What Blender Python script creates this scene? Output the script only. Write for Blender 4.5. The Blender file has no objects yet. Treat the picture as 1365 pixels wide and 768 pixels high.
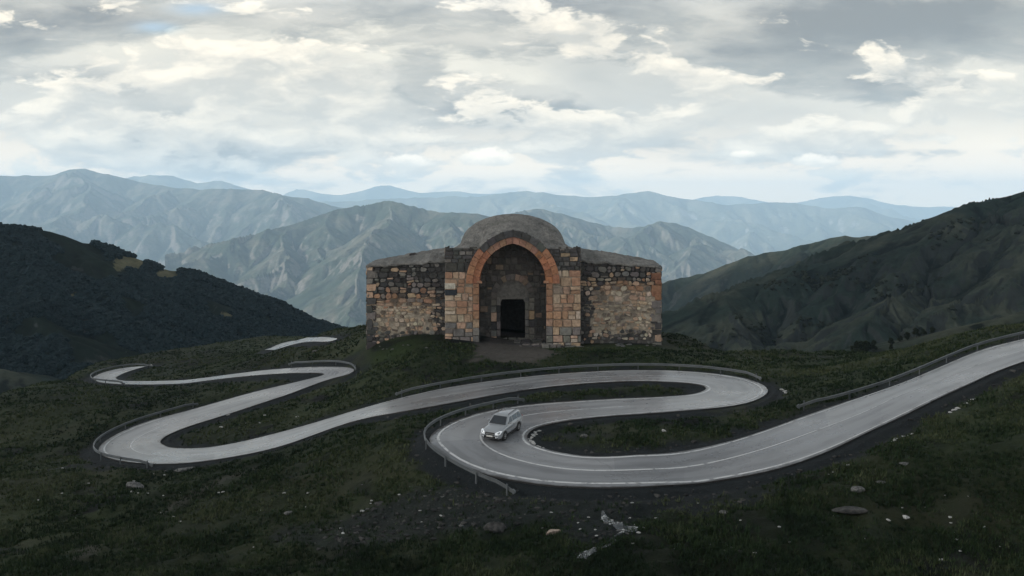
import bpy, bmesh, math, random
import numpy as np
from math import sin, cos, pi, radians, sqrt
random.seed(7); RNG = np.random.default_rng(7)
C = bpy.context.scene.collection
SC = bpy.context.scene
F = 1120.0; HZ = 280.0; CX = 682.5       # focal length, horizon row, centre column of the survey photo (1365 x 768)

# ------------------------------------------------------------------ camera, sky, sun, exposure
cam_d = bpy.data.cameras.new('camera'); cam = bpy.data.objects.new('camera', cam_d); C.objects.link(cam)
cam_d.sensor_width = 36.0; cam_d.lens = 36.0 * F / 1365.0
cam_d.shift_y = -(384.0 - HZ) / 1365.0
cam_d.clip_start = 0.5; cam_d.clip_end = 60000
cam.location = (0, 0, 0); cam.rotation_euler = (pi / 2, 0, 0)
SC.camera = cam
SUN_ELEV, SUN_AZ = radians(24), radians(-106)     # azimuth from +Y, negative = left of the view, behind the shoulder
sun_d = bpy.data.lights.new('sun', 'SUN'); sun_d.energy = 3.2; sun_d.angle = radians(1.5); sun_d.color = (1.0, 0.95, 0.88)
sun = bpy.data.objects.new('sun', sun_d); C.objects.link(sun)
sun.rotation_euler = (pi / 2 - SUN_ELEV, 0, -SUN_AZ + pi)
SC.view_settings.view_transform = 'Standard'; SC.view_settings.look = 'None'
SC.view_settings.exposure = 1.22; SC.view_settings.gamma = 1.0; SC.view_settings.use_curve_mapping = False
SC.cycles.use_denoising = True
SC.cycles.max_bounces = 7; SC.cycles.diffuse_bounces = 2; SC.cycles.glossy_bounces = 2
SC.cycles.volume_bounces = 3; SC.cycles.transparent_max_bounces = 8

class G:
    """small node-graph helper"""
    def __init__(s, tree): s.t = tree; s.L = tree.links
    def n(s, ty, **kw):
        o = s.t.nodes.new(ty)
        for k, v in kw.items(): setattr(o, k, v)
        return o
    def put(s, sock, v):
        if isinstance(v, bpy.types.NodeSocket): s.L.new(v, sock)
        elif v is not None:
            if sock.type == 'RGBA' and len(v) == 3: v = (*v, 1)
            sock.default_value = v
    def m(s, op, a, b=None, c=None, clamp=False):
        o = s.n('ShaderNodeMath', operation=op, use_clamp=clamp)
        for i, v in enumerate((a, b, c)): s.put(o.inputs[i], v)
        return o.outputs[0]
    def v(s, op, a, b=None, out=0):
        o = s.n('ShaderNodeVectorMath', operation=op); s.put(o.inputs[0], a)
        if b is not None:
            s.put(o.inputs['Scale'] if op == 'SCALE' else o.inputs[1], b)
        return o.outputs[out]
    def noise(s, vec, scale=1.0, detail=4.0, rough=0.5, col=False, dist=0.0):
        o = s.n('ShaderNodeTexNoise'); s.put(o.inputs['Vector'], vec)
        o.inputs['Scale'].default_value = scale; o.inputs['Detail'].default_value = detail
        o.inputs['Roughness'].default_value = rough; o.inputs['Distortion'].default_value = dist
        return o.outputs[1 if col else 0]
    def mix(s, f, a, b, blend='MIX'):
        o = s.n('ShaderNodeMix', data_type='RGBA', blend_type=blend)
        s.put(o.inputs[0], f); s.put(o.inputs[6], a); s.put(o.inputs[7], b)
        return o.outputs[2]
    def ss(s, x, lo, hi):           # smoothstep to 0..1
        o = s.n('ShaderNodeMapRange', interpolation_type='SMOOTHSTEP'); s.put(o.inputs[0], x)
        o.inputs[1].default_value = lo; o.inputs[2].default_value = hi
        return o.outputs[0]
    def ramp(s, x, stops):
        o = s.n('ShaderNodeValToRGB'); s.put(o.inputs[0], x); e = o.color_ramp.elements
        while len(e) < len(stops): e.new(0.5)
        for k, (p, c) in zip(e, stops):
            k.position = p; k.color = (*c, 1) if not isinstance(c, (int, float)) else (c, c, c, 1)
        return o.outputs[0]
    def xyz(s, v): o = s.n('ShaderNodeSeparateXYZ'); s.put(o.inputs[0], v); return o.outputs
    def comb(s, x, y, z=0.0):
        o = s.n('ShaderNodeCombineXYZ')
        for i, q in enumerate((x, y, z)): s.put(o.inputs[i], q)
        return o.outputs[0]

world = bpy.data.worlds.new('World'); SC.world = world; world.use_nodes = True
def build_sky():
    t = world.node_tree; t.nodes.clear(); g = G(t)
    d = g.n('ShaderNodeTexCoord').outputs['Generated']
    x, y, z = g.xyz(d)
    sky = g.n('ShaderNodeTexSky', sky_type='NISHITA', sun_disc=False, sun_elevation=SUN_ELEV, sun_rotation=SUN_AZ, air_density=1.0, dust_density=1.5)
    zc = g.m('ADD', g.m('MAXIMUM', z, 0.0), 0.30)
    p = g.comb(g.m('DIVIDE', x, zc), g.m('MULTIPLY', g.m('DIVIDE', y, zc), 1.15), 0.0)
    p = g.v('ADD', p, (3.1, 1.7, 0.4))
    wv = g.v('SCALE', g.v('SUBTRACT', g.noise(p, 2.0, 3, .5, col=True), (.5, .5, .5)), 0.30)
    pw = g.v('ADD', p, wv)
    n1 = g.noise(pw, 1.25, 12, 0.60)
    n2 = g.noise(g.v('ADD', pw, (-.07, -.09, .0)), 1.25, 9, 0.58)
    # large cloud masses, placed by bearing and elevation
    ys = g.m('MAXIMUM', y, 0.05)
    a = g.m('DIVIDE', x, ys); e = g.m('DIVIDE', z, ys)
    wob = g.m('MULTIPLY', g.m('SUBTRACT', g.noise(g.comb(g.m('MULTIPLY', a, 6), g.m('MULTIPLY', e, 14)), 1.0, 6, .6), .5), .9)
    def blob(px, py, sx, sy):
        da = g.m('DIVIDE', g.m('SUBTRACT', a, (px - CX) / F), sx / F)
        de = g.m('DIVIDE', g.m('SUBTRACT', e, (HZ - py) / F), sy / F)
        r = g.m('ADD', g.m('MULTIPLY', da, da), g.m('MULTIPLY', de, de))
        r = g.m('ADD', r, g.m('MULTIPLY', wob, 1.6))
        return g.m('POWER', 2.718, g.m('MULTIPLY', g.m('MAXIMUM', r, 0.0), -1.0))
    dens = g.noise(pw, 1.0, 7, 0.52)
    front = g.ss(y, .10, .30)
    sheet = g.ramp(dens, [(.30, (.54, .54, .505)), (.42, (.445, .448, .43)), (.54, (.36, .368, .368)), (.70, (.25, .268, .282))])
    hor = g.ss(z, .12, .02)
    sheet = g.mix(g.m('MULTIPLY', hor, .75), sheet, (.77, .615, .445))
    glow = g.ss(z, .11, .0)                      # bright far horizon beyond the cloud sheet
    sheet = g.v('SCALE', sheet, g.m('ADD', 1.0, g.m('MULTIPLY', glow, .55)))
    blue = g.m('MULTIPLY', g.m('ADD', blob(262, 12, 34, 8), blob(205, 36, 26, 7)), .75)
    sheet = g.mix(blue, sheet, (.36, .52, .60))
    # grey masses, low and flat-bottomed
    q = g.v('ADD', g.comb(g.m('MULTIPLY', a, 3.0), g.m('MULTIPLY', e, 10.5), g.m('MULTIPLY', x, .7)), (2.3, 7.2, 1.0))
    q = g.v('ADD', q, g.v('SCALE', g.v('SUBTRACT', g.noise(q, 2.2, 4, .55, col=True), (.5, .5, .5)), .36))
    d1 = g.noise(q, 1.3, 12, .61); d2 = g.noise(g.v('ADD', q, (-.08, .19, 0.0)), 1.3, 8, .57)
    zone = 0.0
    for px, py, sx, sy, w in CLOUD_MASSES: zone = g.m('ADD', zone, g.m('MULTIPLY', blob(px, py, sx, sy), w))
    dm = g.ss(g.m('ADD', d1, zone), .50, .605)
    dsh = g.ss(g.m('SUBTRACT', d1, d2), -.14, .14)
    dcol = g.mix(dsh, (.165, .182, .198), (.36, .365, .362))
    dcol = g.mix(g.ss(g.m('ADD', d1, zone), .62, .86), dcol, (.105, .118, .136))
    col = g.mix(g.m('MULTIPLY', g.m('MULTIPLY', dm, front), .92), sheet, dcol)
    gap = blue
    # heaped cumulus in front of the sheet: crisp tops, grey flat undersides
    q = g.v('ADD', g.comb(g.m('MULTIPLY', a, 3.6), g.m('MULTIPLY', e, 9.5), g.m('MULTIPLY', x, .7)), (5.3, 2.2, 0.0))
    q = g.v('ADD', q, g.v('SCALE', g.v('SUBTRACT', g.noise(q, 2.6, 4, .55, col=True), (.5, .5, .5)), .34))
    c1 = g.noise(q, 1.7, 12, .60); c2 = g.noise(g.v('ADD', q, (-.07, .15, 0.0)), 1.7, 8, .56)
    zone = 0.0
    for px, py, sx, sy, w in CUMULUS: zone = g.m('ADD', zone, g.m('MULTIPLY', blob(px, py, sx, sy), w))
    cm = g.m('MULTIPLY', g.ss(g.m('ADD', c1, zone), .535, .600), front)
    sh = g.ss(g.m('SUBTRACT', c1, c2), -.12, .20)
    col = g.mix(g.m('MULTIPLY', cm, .85), col, g.mix(sh, (.33, .34, .345), (.66, .63, .57)))
    wob2 = g.m('MULTIPLY', g.m('SUBTRACT', g.noise(g.comb(g.m('MULTIPLY', a, 42), g.m('MULTIPLY', e, 58)), 1.0, 7, .62), .5), 2.6)
    for px, py, sx, sy in CLOUD_PUFFS:
        da = g.m('DIVIDE', g.m('SUBTRACT', a, (px - CX) / F), sx / F); de = g.m('DIVIDE', g.m('SUBTRACT', e, (HZ - py) / F), sy / F)
        r = g.m('ADD', g.m('MULTIPLY', da, da), g.m('MULTIPLY', g.m('MAXIMUM', de, g.m('MULTIPLY', de, -2.2)), g.m('MAXIMUM', de, g.m('MULTIPLY', de, -2.2))))
        pb = g.ss(g.m('ADD', r, wob2), 1.15, .55)
        col = g.mix(g.m('MULTIPLY', pb, .8), col, g.mix(g.ss(g.m('ADD', de, wob2), -.5, .6), (.56, .545, .51), (.86, .80, .72)))
    col = g.v('SCALE', col, g.m('SUBTRACT', 1.0, g.m('MULTIPLY', g.ss(z, .27, .6), .60)))   # thick cloud overhead
    warm = g.mix(g.m('MULTIPLY', front, g.ss(z, .32, .20)), (.97, 1.0, 1.04), (.985, .915, .80))
    col = g.v('MULTIPLY', col, warm)       # the warm cast of late light in the clouds
    # white veil of cloud overhead and behind: the light that falls on the land
    full = g.mix(g.m('MULTIPLY', gap, .75), g.v('SCALE', col, 1.0 / 0.1), sky.outputs[0])
    full = g.mix(g.ss(z, -.002, -.03), full, (1.2, 1.3, 1.3))
    bg = g.n('ShaderNodeBackground'); bg.inputs[1].default_value = 0.1
    g.put(bg.inputs[0], full)
    g.L.new(bg.outputs[0], g.n('ShaderNodeOutputWorld').inputs[0])
CLOUD_MASSES = [(50, 22, 160, 34, .30), (1270, 35, 240, 50, .30), (760, 6, 300, 28, .17), (560, 108, 120, 34, .17), (125, 108, 80, 18, .20), (25, 62, 60, 14, .14),
                (850, 192, 110, 12, .17), (960, 70, 190, 30, .14), (430, 192, 150, 9, .15), (1130, 118, 130, 18, .18), (640, 150, 130, 14, .15), (420, 105, 50, 16, .12), (300, 205, 120, 9, .13), (1230, 205, 120, 9, .14), (160, 190, 90, 9, .14), (770, 150, 120, 20, .12), (310, 178, 60, 10, .14),
                (330, 150, 150, 50, -.06), (225, 75, 60, 34, -.14), (470, 135, 36, 30, -.12), (620, 95, 46, 22, -.10), (1180, 170, 200, 30, -.08)]
CLOUD_PUFFS = [(650, 214, 40, 18), (1088, 217, 32, 13), (548, 218, 36, 13), (990, 207, 18, 8)]
CUMULUS = [(330, 150, 190, 60, .10), (225, 70, 90, 36, .09), (470, 140, 70, 50, .11), (620, 100, 70, 26, .09), (900, 195, 190, 28, .10), (60, 165, 120, 36, .08), (1180, 170, 200, 34, .07), (820, 40, 120, 30, .03), (1010, 70, 120, 30, .05), (640, 205, 160, 24, .08)]
build_sky()

# ------------------------------------------------------------------ helpers
def mesh(name, verts, faces, mat=None, parent=None, smooth=False, loc=None, link=True):
    me = bpy.data.meshes.new(name)
    me.from_pydata([tuple(map(float, v)) for v in verts], [], [tuple(map(int, f)) for f in faces]); me.update()
    if mat: me.materials.append(mat)
    if smooth: me.polygons.foreach_set('use_smooth', [True] * len(me.polygons))
    o = bpy.data.objects.new(name, me)
    if link: C.objects.link(o)
    if parent: o.parent = parent
    if loc is not None: o.location = loc
    return o
def npmesh(name, V, T, mat=None, parent=None, smooth=True):
    """fast mesh from arrays; T is n x 3 or n x 4"""
    me = bpy.data.meshes.new(name); V = np.asarray(V, np.float32); T = np.asarray(T, np.int32); k = T.shape[1]
    me.vertices.add(len(V)); me.vertices.foreach_set('co', V.ravel())
    me.loops.add(T.size); me.loops.foreach_set('vertex_index', T.ravel())
    me.polygons.add(len(T)); me.polygons.foreach_set('loop_start', np.arange(0, T.size, k, dtype=np.int32))
    me.polygons.foreach_set('loop_total', np.full(len(T), k, np.int32))
    me.polygons.foreach_set('use_smooth', np.full(len(T), smooth))
    me.update(calc_edges=True); me.validate()
    if mat: me.materials.append(mat)
    o = bpy.data.objects.new(name, me); C.objects.link(o)
    if parent: o.parent = parent
    return o
def attr(o, name, arr, ty='FLOAT', dom='POINT'):
    a = o.data.attributes.new(name, ty, dom)
    a.data.foreach_set({'FLOAT': 'value', 'FLOAT_COLOR': 'color', 'FLOAT2': 'vector'}[ty], np.asarray(arr, np.float32).ravel())
def grid_quads(nr, nc):
    i = np.arange(nr - 1)[:, None] * nc + np.arange(nc - 1)[None]
    return np.stack([i, i + 1, i + nc + 1, i + nc], -1).reshape(-1, 4)
def tag(o, label=None, cat=None, group=None, kind=None):
    if label: o['label'] = label
    if cat: o['category'] = cat
    if group: o['group'] = group
    if kind: o['kind'] = kind
    return o
def thing(name, label, cat, loc=(0, 0, 0), rz=0.0, group=None):
    o = bpy.data.objects.new(name, None); C.objects.link(o); o.empty_display_size = .3
    o.location = loc; o.rotation_euler = (0, 0, rz)
    return tag(o, label, cat, group)
def hash2(ix, iy, s):
    h = (ix.astype(np.int64) * 374761393 + iy.astype(np.int64) * 668265263 + s * 974634777) & 0xffffffff
    h = ((h ^ (h >> 13)) * 1274126177) & 0xffffffff
    return ((h ^ (h >> 16)) & 0xffffff) / float(0xffffff)
def perlin(x, y, s=0):
    x = np.asarray(x, float); y = np.asarray(y, float); x, y = np.broadcast_arrays(x, y)
    ix = np.floor(x); iy = np.floor(y); fx = x - ix; fy = y - iy
    u = fx * fx * fx * (fx * (fx * 6 - 15) + 10); w = fy * fy * fy * (fy * (fy * 6 - 15) + 10)
    def gr(a, b):
        t = hash2(ix + a, iy + b, s) * 2 * pi
        return np.cos(t) * (fx - a) + np.sin(t) * (fy - b)
    return ((gr(0, 0) * (1 - u) + gr(1, 0) * u) * (1 - w) + (gr(0, 1) * (1 - u) + gr(1, 1) * u) * w) * 1.5
def fbm(x, y, o=4, s=0, g=.5):
    r = 0; a = 1.; t = 0
    for k in range(o):
        r = r + a * perlin(x * 2 ** k, y * 2 ** k, s + k); t += a; a *= g
    return r / t
def sstep(x, a, b):
    t = np.clip((x - a) / (b - a), 0, 1); return t * t * (3 - 2 * t)

# ------------------------------------------------------------------ materials
def mat(name, col=(.5, .5, .5), rough=.6, metal=0.0, spec=.5, coat=0.0):
    m = bpy.data.materials.new(name); m.use_nodes = True; b = m.node_tree.nodes['Principled BSDF']
    b.inputs['Base Color'].default_value = (*col, 1); b.inputs['Roughness'].default_value = rough
    b.inputs['Metallic'].default_value = metal; b.inputs['Specular IOR Level'].default_value = spec
    b.inputs['Coat Weight'].default_value = coat
    return m
def gm(m): return G(m.node_tree), m.node_tree.nodes['Principled BSDF']
def bump(g, b, h, dist, strength=1.0):
    o = g.n('ShaderNodeBump'); g.put(o.inputs['Height'], h)
    o.inputs['Distance'].default_value = dist; o.inputs['Strength'].default_value = strength
    g.L.new(o.outputs[0], b.inputs['Normal'])
def objco(g): return g.n('ShaderNodeTexCoord').outputs['Object']
def at(g, name, out='Fac'): return g.n('ShaderNodeAttribute', attribute_name=name).outputs[out]

def m_ground():
    m = mat('heath', rough=.9, spec=.15); g, b = gm(m); p = objco(g)
    n1 = g.noise(p, .06, 5, .6); n2 = g.noise(p, .45, 6, .6); n3 = g.noise(p, 3.0, 5, .6)
    wet = g.noise(p, .13, 5, .55, dist=.6)
    c = g.ramp(g.m('ADD', g.m('MULTIPLY', n1, .55), g.m('MULTIPLY', n2, .45)), [(.32, (0.0068, 0.0091, 0.0068)), (.44, (0.0136, 0.0206, 0.0094)), (.53, (0.0231, 0.0306, 0.0136)), (.62, (0.0294, 0.0334, 0.0181)), (.75, (0.0407, 0.0450, 0.0273))])
    c = g.mix(1.0, c, g.ramp(g.noise(p, .035, 4, .55), [(.34, .55), (.5, 1.0), (.64, 1.5)]), 'MULTIPLY')
    c = g.mix(g.ss(wet, .56, .66), c, (0.0061, 0.0078, 0.0077))
    c = g.mix(g.m('MULTIPLY', g.ss(n3, .55, .75), .6), c, (0.0074, 0.0099, 0.0068))
    gr = g.mix(g.noise(p, 2.2, 6, .7), (0.0061, 0.0083, 0.0103), (0.0231, 0.0281, 0.0307))
    c = g.mix(at(g, 'gravel'), c, gr)
    c = g.mix(at(g, 'path'), c, g.mix(n3, (0.0550, 0.0510, 0.0500), (0.1350, 0.1220, 0.1150)))
    c = g.mix(at(g, 'tan'), c, g.mix(n3, (0.0162, 0.0203, 0.0116), (0.0598, 0.0660, 0.0371)))
    lushc = g.mix(n3, (0.0122, 0.0248, 0.0077), (0.0339, 0.0512, 0.0171))
    c = g.mix(at(g, 'lush'), c, lushc)
    g.put(b.inputs['Base Color'], c)
    bump(g, b, g.m('ADD', g.noise(p, 1.4, 8, .65), g.m('MULTIPLY', g.noise(p, 9, 4, .6), .3)), .28, .9)
    return m
def m_asphalt():
    m = mat('wet_asphalt', rough=.4, spec=.5); g, b = gm(m)
    uv = g.n('ShaderNodeUVMap', uv_map='UVMap').outputs[0]; u, v, _ = g.xyz(uv); p = objco(g)
    st = g.noise(g.comb(g.m('MULTIPLY', u, 2.6), g.m('MULTIPLY', v, .09)), 1.0, 7, .65)
    st2 = g.noise(g.comb(g.m('MULTIPLY', u, 7.0), g.m('MULTIPLY', v, .25)), 1.0, 5, .6)
    pa = g.noise(p, .22, 5, .6); fine = g.noise(p, 30, 3, .6)
    k = g.m('ADD', g.m('MULTIPLY', st, .5), g.m('MULTIPLY', pa, .5))
    c = g.ramp(k, [(.30, (.112, .119, .132)), (.50, (.208, .218, .236)), (.68, (.300, .312, .330))])
    c = g.mix(g.m('MULTIPLY', g.ss(st2, .48, .66), .5), c, (.095, .098, .108))
    cell = g.n('ShaderNodeTexWhiteNoise', noise_dimensions='1D')
    g.put(cell.inputs['W'], g.m('FLOOR', g.m('ADD', g.m('DIVIDE', v, 17.0), g.m('MULTIPLY', g.m('GREATER_THAN', u, .5), 7.3))))
    c = g.mix(.35, c, g.mix(cell.outputs[0], (.13, .132, .138), (.33, .33, .335)), 'MIX')
    lane = g.m('ABSOLUTE', g.m('SUBTRACT', g.m('FRACT', g.m('ADD', g.m('MULTIPLY', u, 4.0), .10)), .5))
    c = g.mix(g.m('MULTIPLY', g.m('MULTIPLY', g.ss(lane, .30, .06), g.ss(pa, .30, .60)), .30), c, (.075, .078, .086))
    edge = g.m('MINIMUM', u, g.m('SUBTRACT', 1.0, u))
    dirt = g.ss(g.m('ADD', edge, g.m('MULTIPLY', g.m('SUBTRACT', g.noise(p, .9, 5, .6), .5), .16)), .06, .0)
    c = g.mix(dirt, c, (.035, .034, .034))
    # cracks sealed with bitumen
    vo = g.n('ShaderNodeTexVoronoi', feature='DISTANCE_TO_EDGE'); g.put(vo.inputs['Vector'], g.v('ADD', p, g.v('SCALE', g.noise(p, 1.2, 4, .6, col=True), 1.2))); vo.inputs['Scale'].default_value = .16
    c = g.mix(g.m('MULTIPLY', g.ss(vo.outputs['Distance'], .012, .004), .22), c, (.05, .05, .053))
    g.put(b.inputs['Base Color'], c)
    g.put(b.inputs['Roughness'], g.m('ADD', .20, g.m('MULTIPLY', g.ss(g.m('ADD', g.m('MULTIPLY', st, .4), g.m('MULTIPLY', pa, .6)), .35, .65), .22)))
    bump(g, b, fine, .004, .5)
    return m
def m_paint():
    m = mat('road_paint', rough=.45); g, b = gm(m); p = objco(g)
    w = g.ss(g.noise(p, 1.6, 6, .7), .34, .5)
    g.put(b.inputs['Base Color'], g.mix(w, (.20, .205, .22), (.56, .57, .58)))
    return m
def m_steel():
    m = mat('galvanised_steel', rough=.45, metal=.35, spec=.5); g, b = gm(m); p = objco(g)
    g.put(b.inputs['Base Color'], g.mix(g.noise(p, .8, 6, .65), (.06, .072, .080), (.20, .215, .225)))
    g.put(b.inputs['Roughness'], g.m('ADD', .32, g.m('MULTIPLY', g.noise(p, 5, 3), .3)))
    return m
def m_stone(name, rough=.9, bs=.10):
    m = mat(name, rough=rough, spec=.2); g, b = gm(m); p = objco(g)
    c = at(g, 'tint', 'Color')
    n = g.noise(p, 2.6, 8, .65); n2 = g.noise(p, .8, 5, .6)
    c = g.mix(1.0, c, g.ramp(n, [(.25, .55), (.5, 1.0), (.75, 1.3)]), 'MULTIPLY')
    c = g.mix(g.m('MULTIPLY', g.ss(n2, .55, .72), .55), c, (.05, .047, .045))
    lich = g.ss(g.noise(p, 3.7, 6, .7), .66, .75)
    c = g.mix(g.m('MULTIPLY', lich, .35), c, (.30, .29, .25))
    g.put(b.inputs['Base Color'], c)
    bump(g, b, g.m('ADD', n, g.m('MULTIPLY', g.noise(p, 12, 5, .6), .3)), bs, .8)
    return m
def m_roof():
    m = mat('weathered_roof', rough=.95, spec=.15); g, b = gm(m); p = objco(g)
    n = g.noise(p, .7, 8, .65); n2 = g.noise(p, 4, 6, .65)
    vo = g.n('ShaderNodeTexVoronoi', feature='DISTANCE_TO_EDGE'); g.put(vo.inputs['Vector'], g.v('ADD', p, g.v('SCALE', g.noise(p, 2, 3, .5, col=True), .4))); vo.inputs['Scale'].default_value = 1.5
    c = g.ramp(n, [(.3, (.095, .095, .092)), (.5, (.19, .186, .178)), (.7, (.265, .255, .24))])
    c = g.mix(1.0, c, g.ramp(n2, [(.3, .6), (.55, 1.05), (.75, 1.3)]), 'MULTIPLY')
    c = g.mix(g.m('MULTIPLY', g.ss(vo.outputs['Distance'], .05, .0), .5), c, (.07, .065, .06))
    c = g.mix(g.m('MULTIPLY', g.ss(g.noise(p, .35, 5, .6), .55, .68), .6), c, (.09, .095, .085))
    g.put(b.inputs['Base Color'], c)
    bump(g, b, g.m('ADD', n2, g.m('MULTIPLY', g.ss(vo.outputs['Distance'], .0, .08), .5)), .09, .8)
    return m
def m_mountain(name, cols, scale, forest=0.0, bdist=6.0):
    """grass, tan, scrub, rock patches, their contrast also painting in sunlit and shaded slopes; cols = (grass, tan, scrub, rock)"""
    m = mat(name, rough=1.0, spec=.05); g, b = gm(m); p = objco(g)
    n1 = g.noise(p, scale, 6, .6, dist=.4); n2 = g.noise(p, scale * 4.3, 6, .65); n3 = g.noise(p, scale * 16, 5, .65)
    c = g.mix(g.ss(g.m('ADD', g.m('MULTIPLY', n1, .6), g.m('MULTIPLY', n2, .4)), .44, .60), cols[0], cols[1])
    gully = at(g, 'gully')
    c = g.mix(g.m('MULTIPLY', g.ss(g.m('ADD', g.m('MULTIPLY', n2, .5), g.m('MULTIPLY', gully, .5)), .50, .62), .85), c, cols[2])
    nz = g.xyz(g.n('ShaderNodeNewGeometry').outputs['Normal'])[2]
    rk = g.m('ADD', g.m('MULTIPLY', g.ss(nz, .86, .66), .55), g.m('MULTIPLY', g.m('SUBTRACT', n3, .5), .8))
    c = g.mix(g.ss(rk, .22, .5), c, cols[3])
    if forest: c = g.mix(at(g, 'clearing'), c, g.mix(n3, (.07, .072, .040), (.15, .135, .085)))
    c = g.mix(1.0, c, g.ramp(n3, [(.3, .72), (.5, 1.0), (.7, 1.25)]), 'MULTIPLY')
    g.put(b.inputs['Base Color'], c)
    bump(g, b, g.m('ADD', n2, g.m('MULTIPLY', n3, .35)), bdist, .9)
    return m
def m_leaf(name, c0, c1):
    m = mat(name, rough=.85, spec=.15); g, b = gm(m); p = objco(g)
    r = at(g, 'shade')
    g.put(b.inputs['Base Color'], g.mix(g.m('ADD', g.m('MULTIPLY', r, .7), g.m('MULTIPLY', g.noise(p, .05, 4, .6), .3)), c0, c1))
    return m
def m_rock(name, c0, c1):
    m = mat(name, rough=.85, spec=.25); g, b = gm(m); p = objco(g)
    n = g.noise(p, 3, 7, .65)
    g.put(b.inputs['Base Color'], g.mix(g.ss(n, .35, .65), c0, c1)); bump(g, b, n, .06, .8)
    return m
M = dict(ground=m_ground(), asphalt=m_asphalt(), paint=m_paint(), steel=m_steel(), stone=m_stone('church_stone'), roof=m_roof(),
         pale=m_rock('pale_rock', (.26, .26, .26), (.58, .58, .57)), grey=m_rock('grey_rock', (.055, .057, .058), (.17, .17, .165)),
         pink=m_rock('pink_rock', (.22, .17, .14), (.46, .37, .31)), dark=m_rock('dark_rock', (.022, .023, .024), (.075, .073, .07)))

# ------------------------------------------------------------------ survey of the hillside: (column, row, distance) of ground points
H=HZ
CP=[ # px,py,Y
(683,462,103),(500,459,104.5),(870,459,104.5),(683,500,86),(800,505,83.5),(950,495,86),(600,525,79),(500,548,78),
(667,590,62),(575,600,60.5),(720,652,54.5),(800,550,70),(900,535,73),(1020,520,78),(850,605,58.5),(930,645,55.5),
(1050,600,58),(1200,530,63.5),(1365,467,71),(1500,420,80),(1780,384,90),(1100,665,49),(1365,540,59),(1365,768,41),(1365,650,48),(1000,768,41),
(720,768,42),(400,768,45),(0,768,50),(200,690,60),(500,690,54),(0,650,69),(350,600,77),(130,600,86),(60,560,98),(430,575,77.5),
(220,590,87),(350,535,98),(478,493,102),(440,498,104),(393,494,110),(250,510,124),(167,509,134),(123,505,145),(150,493,152),(203,486.5,155),
(0,535,108),(60,512,128),(130,487,160),(200,474,175),(290,459,190),(400,455,178),(445,450,160),(355,466,172),(470,438,134),(440,446,158),(320,478,145),
(560,470,98),(683,440,130),(800,440,125),(885,446,117),(940,465,108),(960,474,101),(1060,472,104),(1180,470,104),(1100,490,90),(1090,530,70),(1230,470,82),(1300,445,84),
(-100,600,92),(-100,768,52),(1450,600,50),(1100,550,65),
]
def w(px,py,Y): 
    px,py,Y=np.broadcast_arrays(*[np.asarray(a,float) for a in (px,py,Y)])
    return (px-CX)/F*Y, Y, -(py-H)/F*Y
class TPS:
    def __init__(s,P,z,lam=0.):
        s.P=P;n=len(P);r=np.hypot(*(P[:,None]-P[None]).transpose(2,0,1))
        K=np.where(r>0,r*r*np.log(r+1e-9),0)+lam*np.eye(n)
        Q=np.c_[np.ones(n),P];A=np.block([[K,Q],[Q.T,np.zeros((3,3))]])
        c=np.linalg.solve(A,np.r_[z,0,0,0]);s.w=c[:n];s.a=c[n:]
    def __call__(s,x,y):
        x=np.asarray(x,float);y=np.asarray(y,float);o=s.a[0]+s.a[1]*x+s.a[2]*y
        for (a,b),w in zip(s.P,s.w):
            r2=(x-a)**2+(y-b)**2; o=o+w*.5*r2*np.log(r2+1e-9)
        return o
cp=np.array(CP,float);X,Y,Z=w(*cp.T)
S=TPS(np.c_[X,Y],Z,lam=3.)
def proj(px,py):
    px=np.asarray(px,float);py=np.asarray(py,float)
    Ys=np.linspace(36,215,900)[None];xx=(px[:,None]-CX)/F*Ys;zz=-(py[:,None]-H)/F*Ys
    d=zz-S(xx,Ys*np.ones_like(xx))
    out=np.zeros(len(px))
    for i in range(len(px)):
        k=np.where(d[i]<0)[0]
        if len(k)==0: out[i]=np.nan;continue
        k=k[0]
        if k==0: out[i]=Ys[0,0];continue
        t=d[i,k-1]/(d[i,k-1]-d[i,k]);out[i]=Ys[0,k-1]+t*(Ys[0,k]-Ys[0,k-1])
    return w(px,py,out)
A=[(1780,380),(1620,403),(1500,424),(1430,438),(1365,453),(1309,466),(1258,488),(1207,510),(1155,529),(1104,544),(1070,557),(1019,576),(968,592),'1',(934,599),(869,609.5),'2',(803,612),(762,608.7),(730,602),'3',(709,595),(702,590),'4',(699,583.5),(702,577),(709,572),'5',(721,567.6),(754,561),'6',(807,555),(869,551),(931,546),'7',(963,543),(992,539.7),(1013,531.5),'8',(1023,523),(1021,516),(1004.6,507.7),'9',(976,502),(935,497),(890,494.6),(836,494),'10',(787,496),(730,500),(676,506),(623,513),(574,522),(533,532),'11',(500,540.5),(451.6,554.5),(408,568),(364,579.5),(320,590.6),'12',(282,597.6),(246.5,599.4),(223,598),'13',(210,591),(214,585),(226,578),(252,568),'14',(282,559),(320,547),(355,535.5),(387,525),'15',(410.6,515),(431,507),(447,503),(469,499),'16',(478,494.5),(476,492),(463,490),(437,490),'17',(393,491),(349,494.5),(305,500),'18',(246.5,507.4),(202.6,508.6),'19',(167,508.5),(155.7,506.8),'20',(153,504),(158.6,500),(173,494.5),'21',(202.6,486.2)]
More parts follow.
